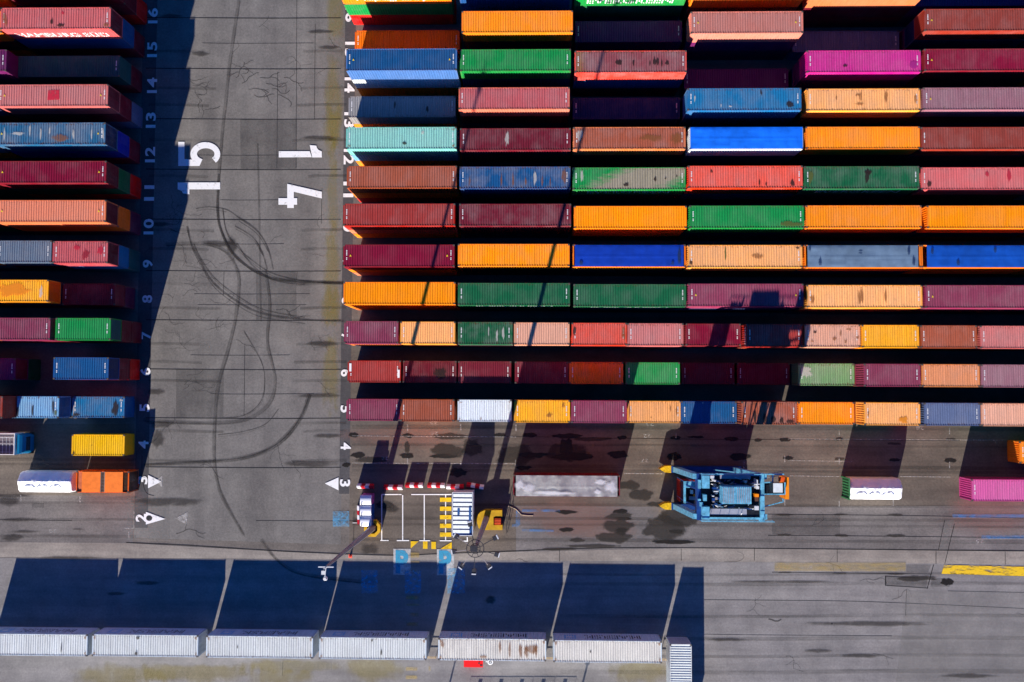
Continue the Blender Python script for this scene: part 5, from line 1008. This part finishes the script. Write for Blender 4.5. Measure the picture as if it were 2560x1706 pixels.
for k in range(12): t_ = k / 11; p = a0_.lerp(b0_, t_); la.tube(p + Vector((0, -.2, -.3)), p + Vector((0, .2, -.3)), .025, n=6)
la.tube(a0_ + Vector((0, -.2, -.3)), b0_ + Vector((0, -.2, -.3)), .03, n=6); la.tube(a0_ + Vector((0, .2, -.3)), b0_ + Vector((0, .2, -.3)), .03, n=6); part('ladder', la, GALV, sc_)
# the container it straddles
cx0 = W(1701, 1225, 2.9); c_y = W(1701, 1253, 2.6).y
container(cx0.x, W(1701, 1256, 2.9).y, .3, 6.058, 2.59, cc('faded red'), 'faded red container held between the legs of the straddle carrier', .4, group=None or 'single containers standing on the apron')

# ---------------------------------------------------------------- truck at the frame edge in row 4
a = W(-110, 1137, 2.9); b = W(37, 1084, 2.9)
tk = thing('truck', 'teal nosed truck with a grey gridded load bed at the row 4', 'truck', (b.x, (a.y + b.y) / 2, 0))
L_ = b.x - a.x; hw = (b.y - a.y) / 2
b_ = MB(); b_.box(-L_, -.15, -hw, hw, .9, 1.1); b_.box(-L_, 0, -hw, -hw + .07, 1.1, 2.9); b_.box(-L_, 0, hw - .07, hw, 1.1, 2.9); b_.box(-.08, -.003, -hw + .07, hw - .07, 1.1, 2.9); part('load_bed', b_, plain('white bed side', hexc(225, 222, 222), .5, .15), tk)
b_ = MB(); b_.box(-L_, -.1, -hw + .08, hw - .08, 2.3, 2.5); part('load', b_, plain('grey load', hexc(112, 104, 110), .6, .2), tk)
b_ = MB()
for k in range(14): b_.box(-.35 - k * .42, -.32 - k * .42, -hw + .08, hw - .5, 2.52, 2.56)
for y in (-hw + .3, 0, hw - .5): b_.box(-L_, -.1, y - .02, y + .02, 2.562, 2.60)
part('grid', b_, PALE, tk)
cbm = MB(); W2 = hw - .02; secs = [(.10, 2.35, W2), (.2, 2.7, W2), (.5, 2.8, W2), (.74, 2.6, W2 - .12), (.86, 2.1, W2 - .28), (.9, .9, W2 - .34)]
for (x0_, zt0, w0), (x1_, zt1, w1) in zip(secs, secs[1:]):
    cbm.hexa([(x0_, -w0, .5), (x1_, -w1, .5), (x1_, w1, .5), (x0_, w0, .5), (x0_, -w0 * .9, zt0), (x1_, -w1 * .9, zt1), (x1_, w1 * .9, zt1), (x0_, w0 * .9, zt0)])
part('cab', cbm, plain('teal cab paint', hexc(12, 96, 140), .35, .1), tk)
b_ = MB(); b_.hexa([(.84, -.82, 1.3), (.92, -.8, 1.3), (.92, .8, 1.3), (.84, .82, 1.3), (.80, -.8, 2.15), (.87, -.78, 2.05), (.87, .78, 2.05), (.80, .8, 2.15)]); part('windscreen', b_, plain('windscreen glass', (.02, .03, .05), .1, .1, 1, .8), tk)
for x in (.35, -2.2, -4.6, -5.8):
    for s_ in (-1, 1): w_ = MB(); w_.tube((x, s_ * (hw - .32), .5), (x, s_ * (hw - .02), .5), .5, n=20); part('wheel', w_, RUB, tk)

# ---------------------------------------------------------------- bits at the south edge
a = W(1160, 1668, 1.0); b = W(1207, 1648, 1.0)
rb = thing('red_skip', 'flat red lidded skip beside the white reefers', 'skip', ((a.x + b.x) / 2, (a.y + b.y) / 2, 0))
hx_, hy_ = (b.x - a.x) / 2, (b.y - a.y) / 2
RD = plain('bright red paint', (.75, .008, .01), .4, .08)
b_ = MB(); b_.hexa([(-hx_ + .1, -hy_ + .05, .1), (hx_ - .1, -hy_ + .05, .1), (hx_ - .1, hy_ - .05, .1), (-hx_ + .1, hy_ - .05, .1), (-hx_, -hy_, .92), (hx_, -hy_, .92), (hx_, hy_, .92), (-hx_, hy_, .92)]); part('body', b_, RD, rb)
b_ = MB(); b_.box(-hx_ - .02, hx_ + .02, -hy_ - .02, hy_ + .02, .92, 1.0); part('lid', b_, RD, rb)
b_ = MB(); b_.tube((hx_ * .6, 0, 1.0), (hx_ * .6, 0, 1.1), .09); b_.box(hx_ * .7, hx_ * .95, -hy_ * .7, -hy_ * .4, 1.0, 1.04); part('cap', b_, DARKM, rb)
for x in (-hx_ + .25, hx_ - .25): w_ = MB(); w_.tube((x, -hy_ + .1, .12), (x, hy_ - .1, .12), .12); part('roller', w_, DARKM, rb)
hr = thing('hose_reel', 'small white hose reel beside the red skip', 'hose reel', tuple(W(1226, 1655, .5).xy) + (0,))
b_ = MB(); b_.ring((0, 0, .62), .26, .06, 20, 8); b_.ring((0, 0, .5), .24, .06, 20, 8); part('hose', b_, WHITE, hr); b_ = MB(); b_.tube((0, 0, 0), (0, 0, .7), .06); b_.box(-.55, -.2, -.06, .06, .3, .5); part('stand', b_, PALE, hr)
for i, px in enumerate((1188, 1240, 1292, 1346, 1400)):
    p = W(px, 1755, 0); L_ = 2.4
    b_ = MB()
    for z in (1.05, .25): b_.tube((-L_ / 2, 0, z), (L_ / 2, 0, z), .022, n=6)
    for k in range(13): x = -L_ / 2 + L_ * k / 12; b_.tube((x, 0, .25 if 0 < k < 12 else 0), (x, 0, 1.05), .022 if k in (0, 12) else .010, n=6)
    t = thing('crowd_barrier', 'steel crowd barrier with a small sign, %s along the south paving' % ORD[i], 'crowd barrier', (p.x, p.y, 0), 0, 'crowd barriers south of the reefers')
    part('frame', b_, PALE, t); b_ = MB(); b_.box(-.22, .22, -.02, .02, .35, .95); part('sign', b_, WHITE, t)
for (px, hh, ww, lb) in ((1110, 5.0, .14, 'slim steel post near the red skip'), (1443, 3.3, .16, 'steel post with a leaf-shaped sign')):
    p = W(px, 1765, 0); t = thing('sign_post', lb, 'post', (p.x, p.y, 0)); b_ = MB(); b_.tube((0, 0, 0), (0, 0, hh), ww * .7, n=10); part('post', b_, GALV, t)
    b_ = MB(); b_.box(-ww * 1.6, ww * 1.6, -.03, .03, hh - 1.6, hh); part('sign', b_, WHITE, t)
# steel lashing gates between reefers
for i, (px, py) in enumerate(((1080, 1640), (1373, 1642), (1660, 1645))):
    p = W(px, py, 0); t = MB()
    for z in (.4, .8): t.tube((-.55, 0, z), (.55, 0, z), .04, n=6)
    for x in (-.5, .5): t.tube((x, 0, 0), (x, 0, .95), .04, n=6)
    tag(part('gap_rail', t, plain('tan rail', (.5, .36, .2), .6), None, (p.x, p.y, 0)), ['low tan rail closing the widest gap in the reefer line', 'low tan rail beside the rust streaked reefer', 'low tan rail before the crosswise reefer'][i], 'rail', 'low rails between the reefers')
# litter on the south paving
cn = MB(); cn.tube((0, 0, 0), (0, 0, .45), .16, .03, 10); cn.box(-.2, .2, -.2, .2, 0, .03)
p = z1w(82, 1078, 0); tag(part('traffic_cone', cn, plain('cone orange', hexc(250, 90, 70), .5, .05), None, (p.x, p.y, 0)), 'small orange traffic cone under the thin mast', 'traffic cone')
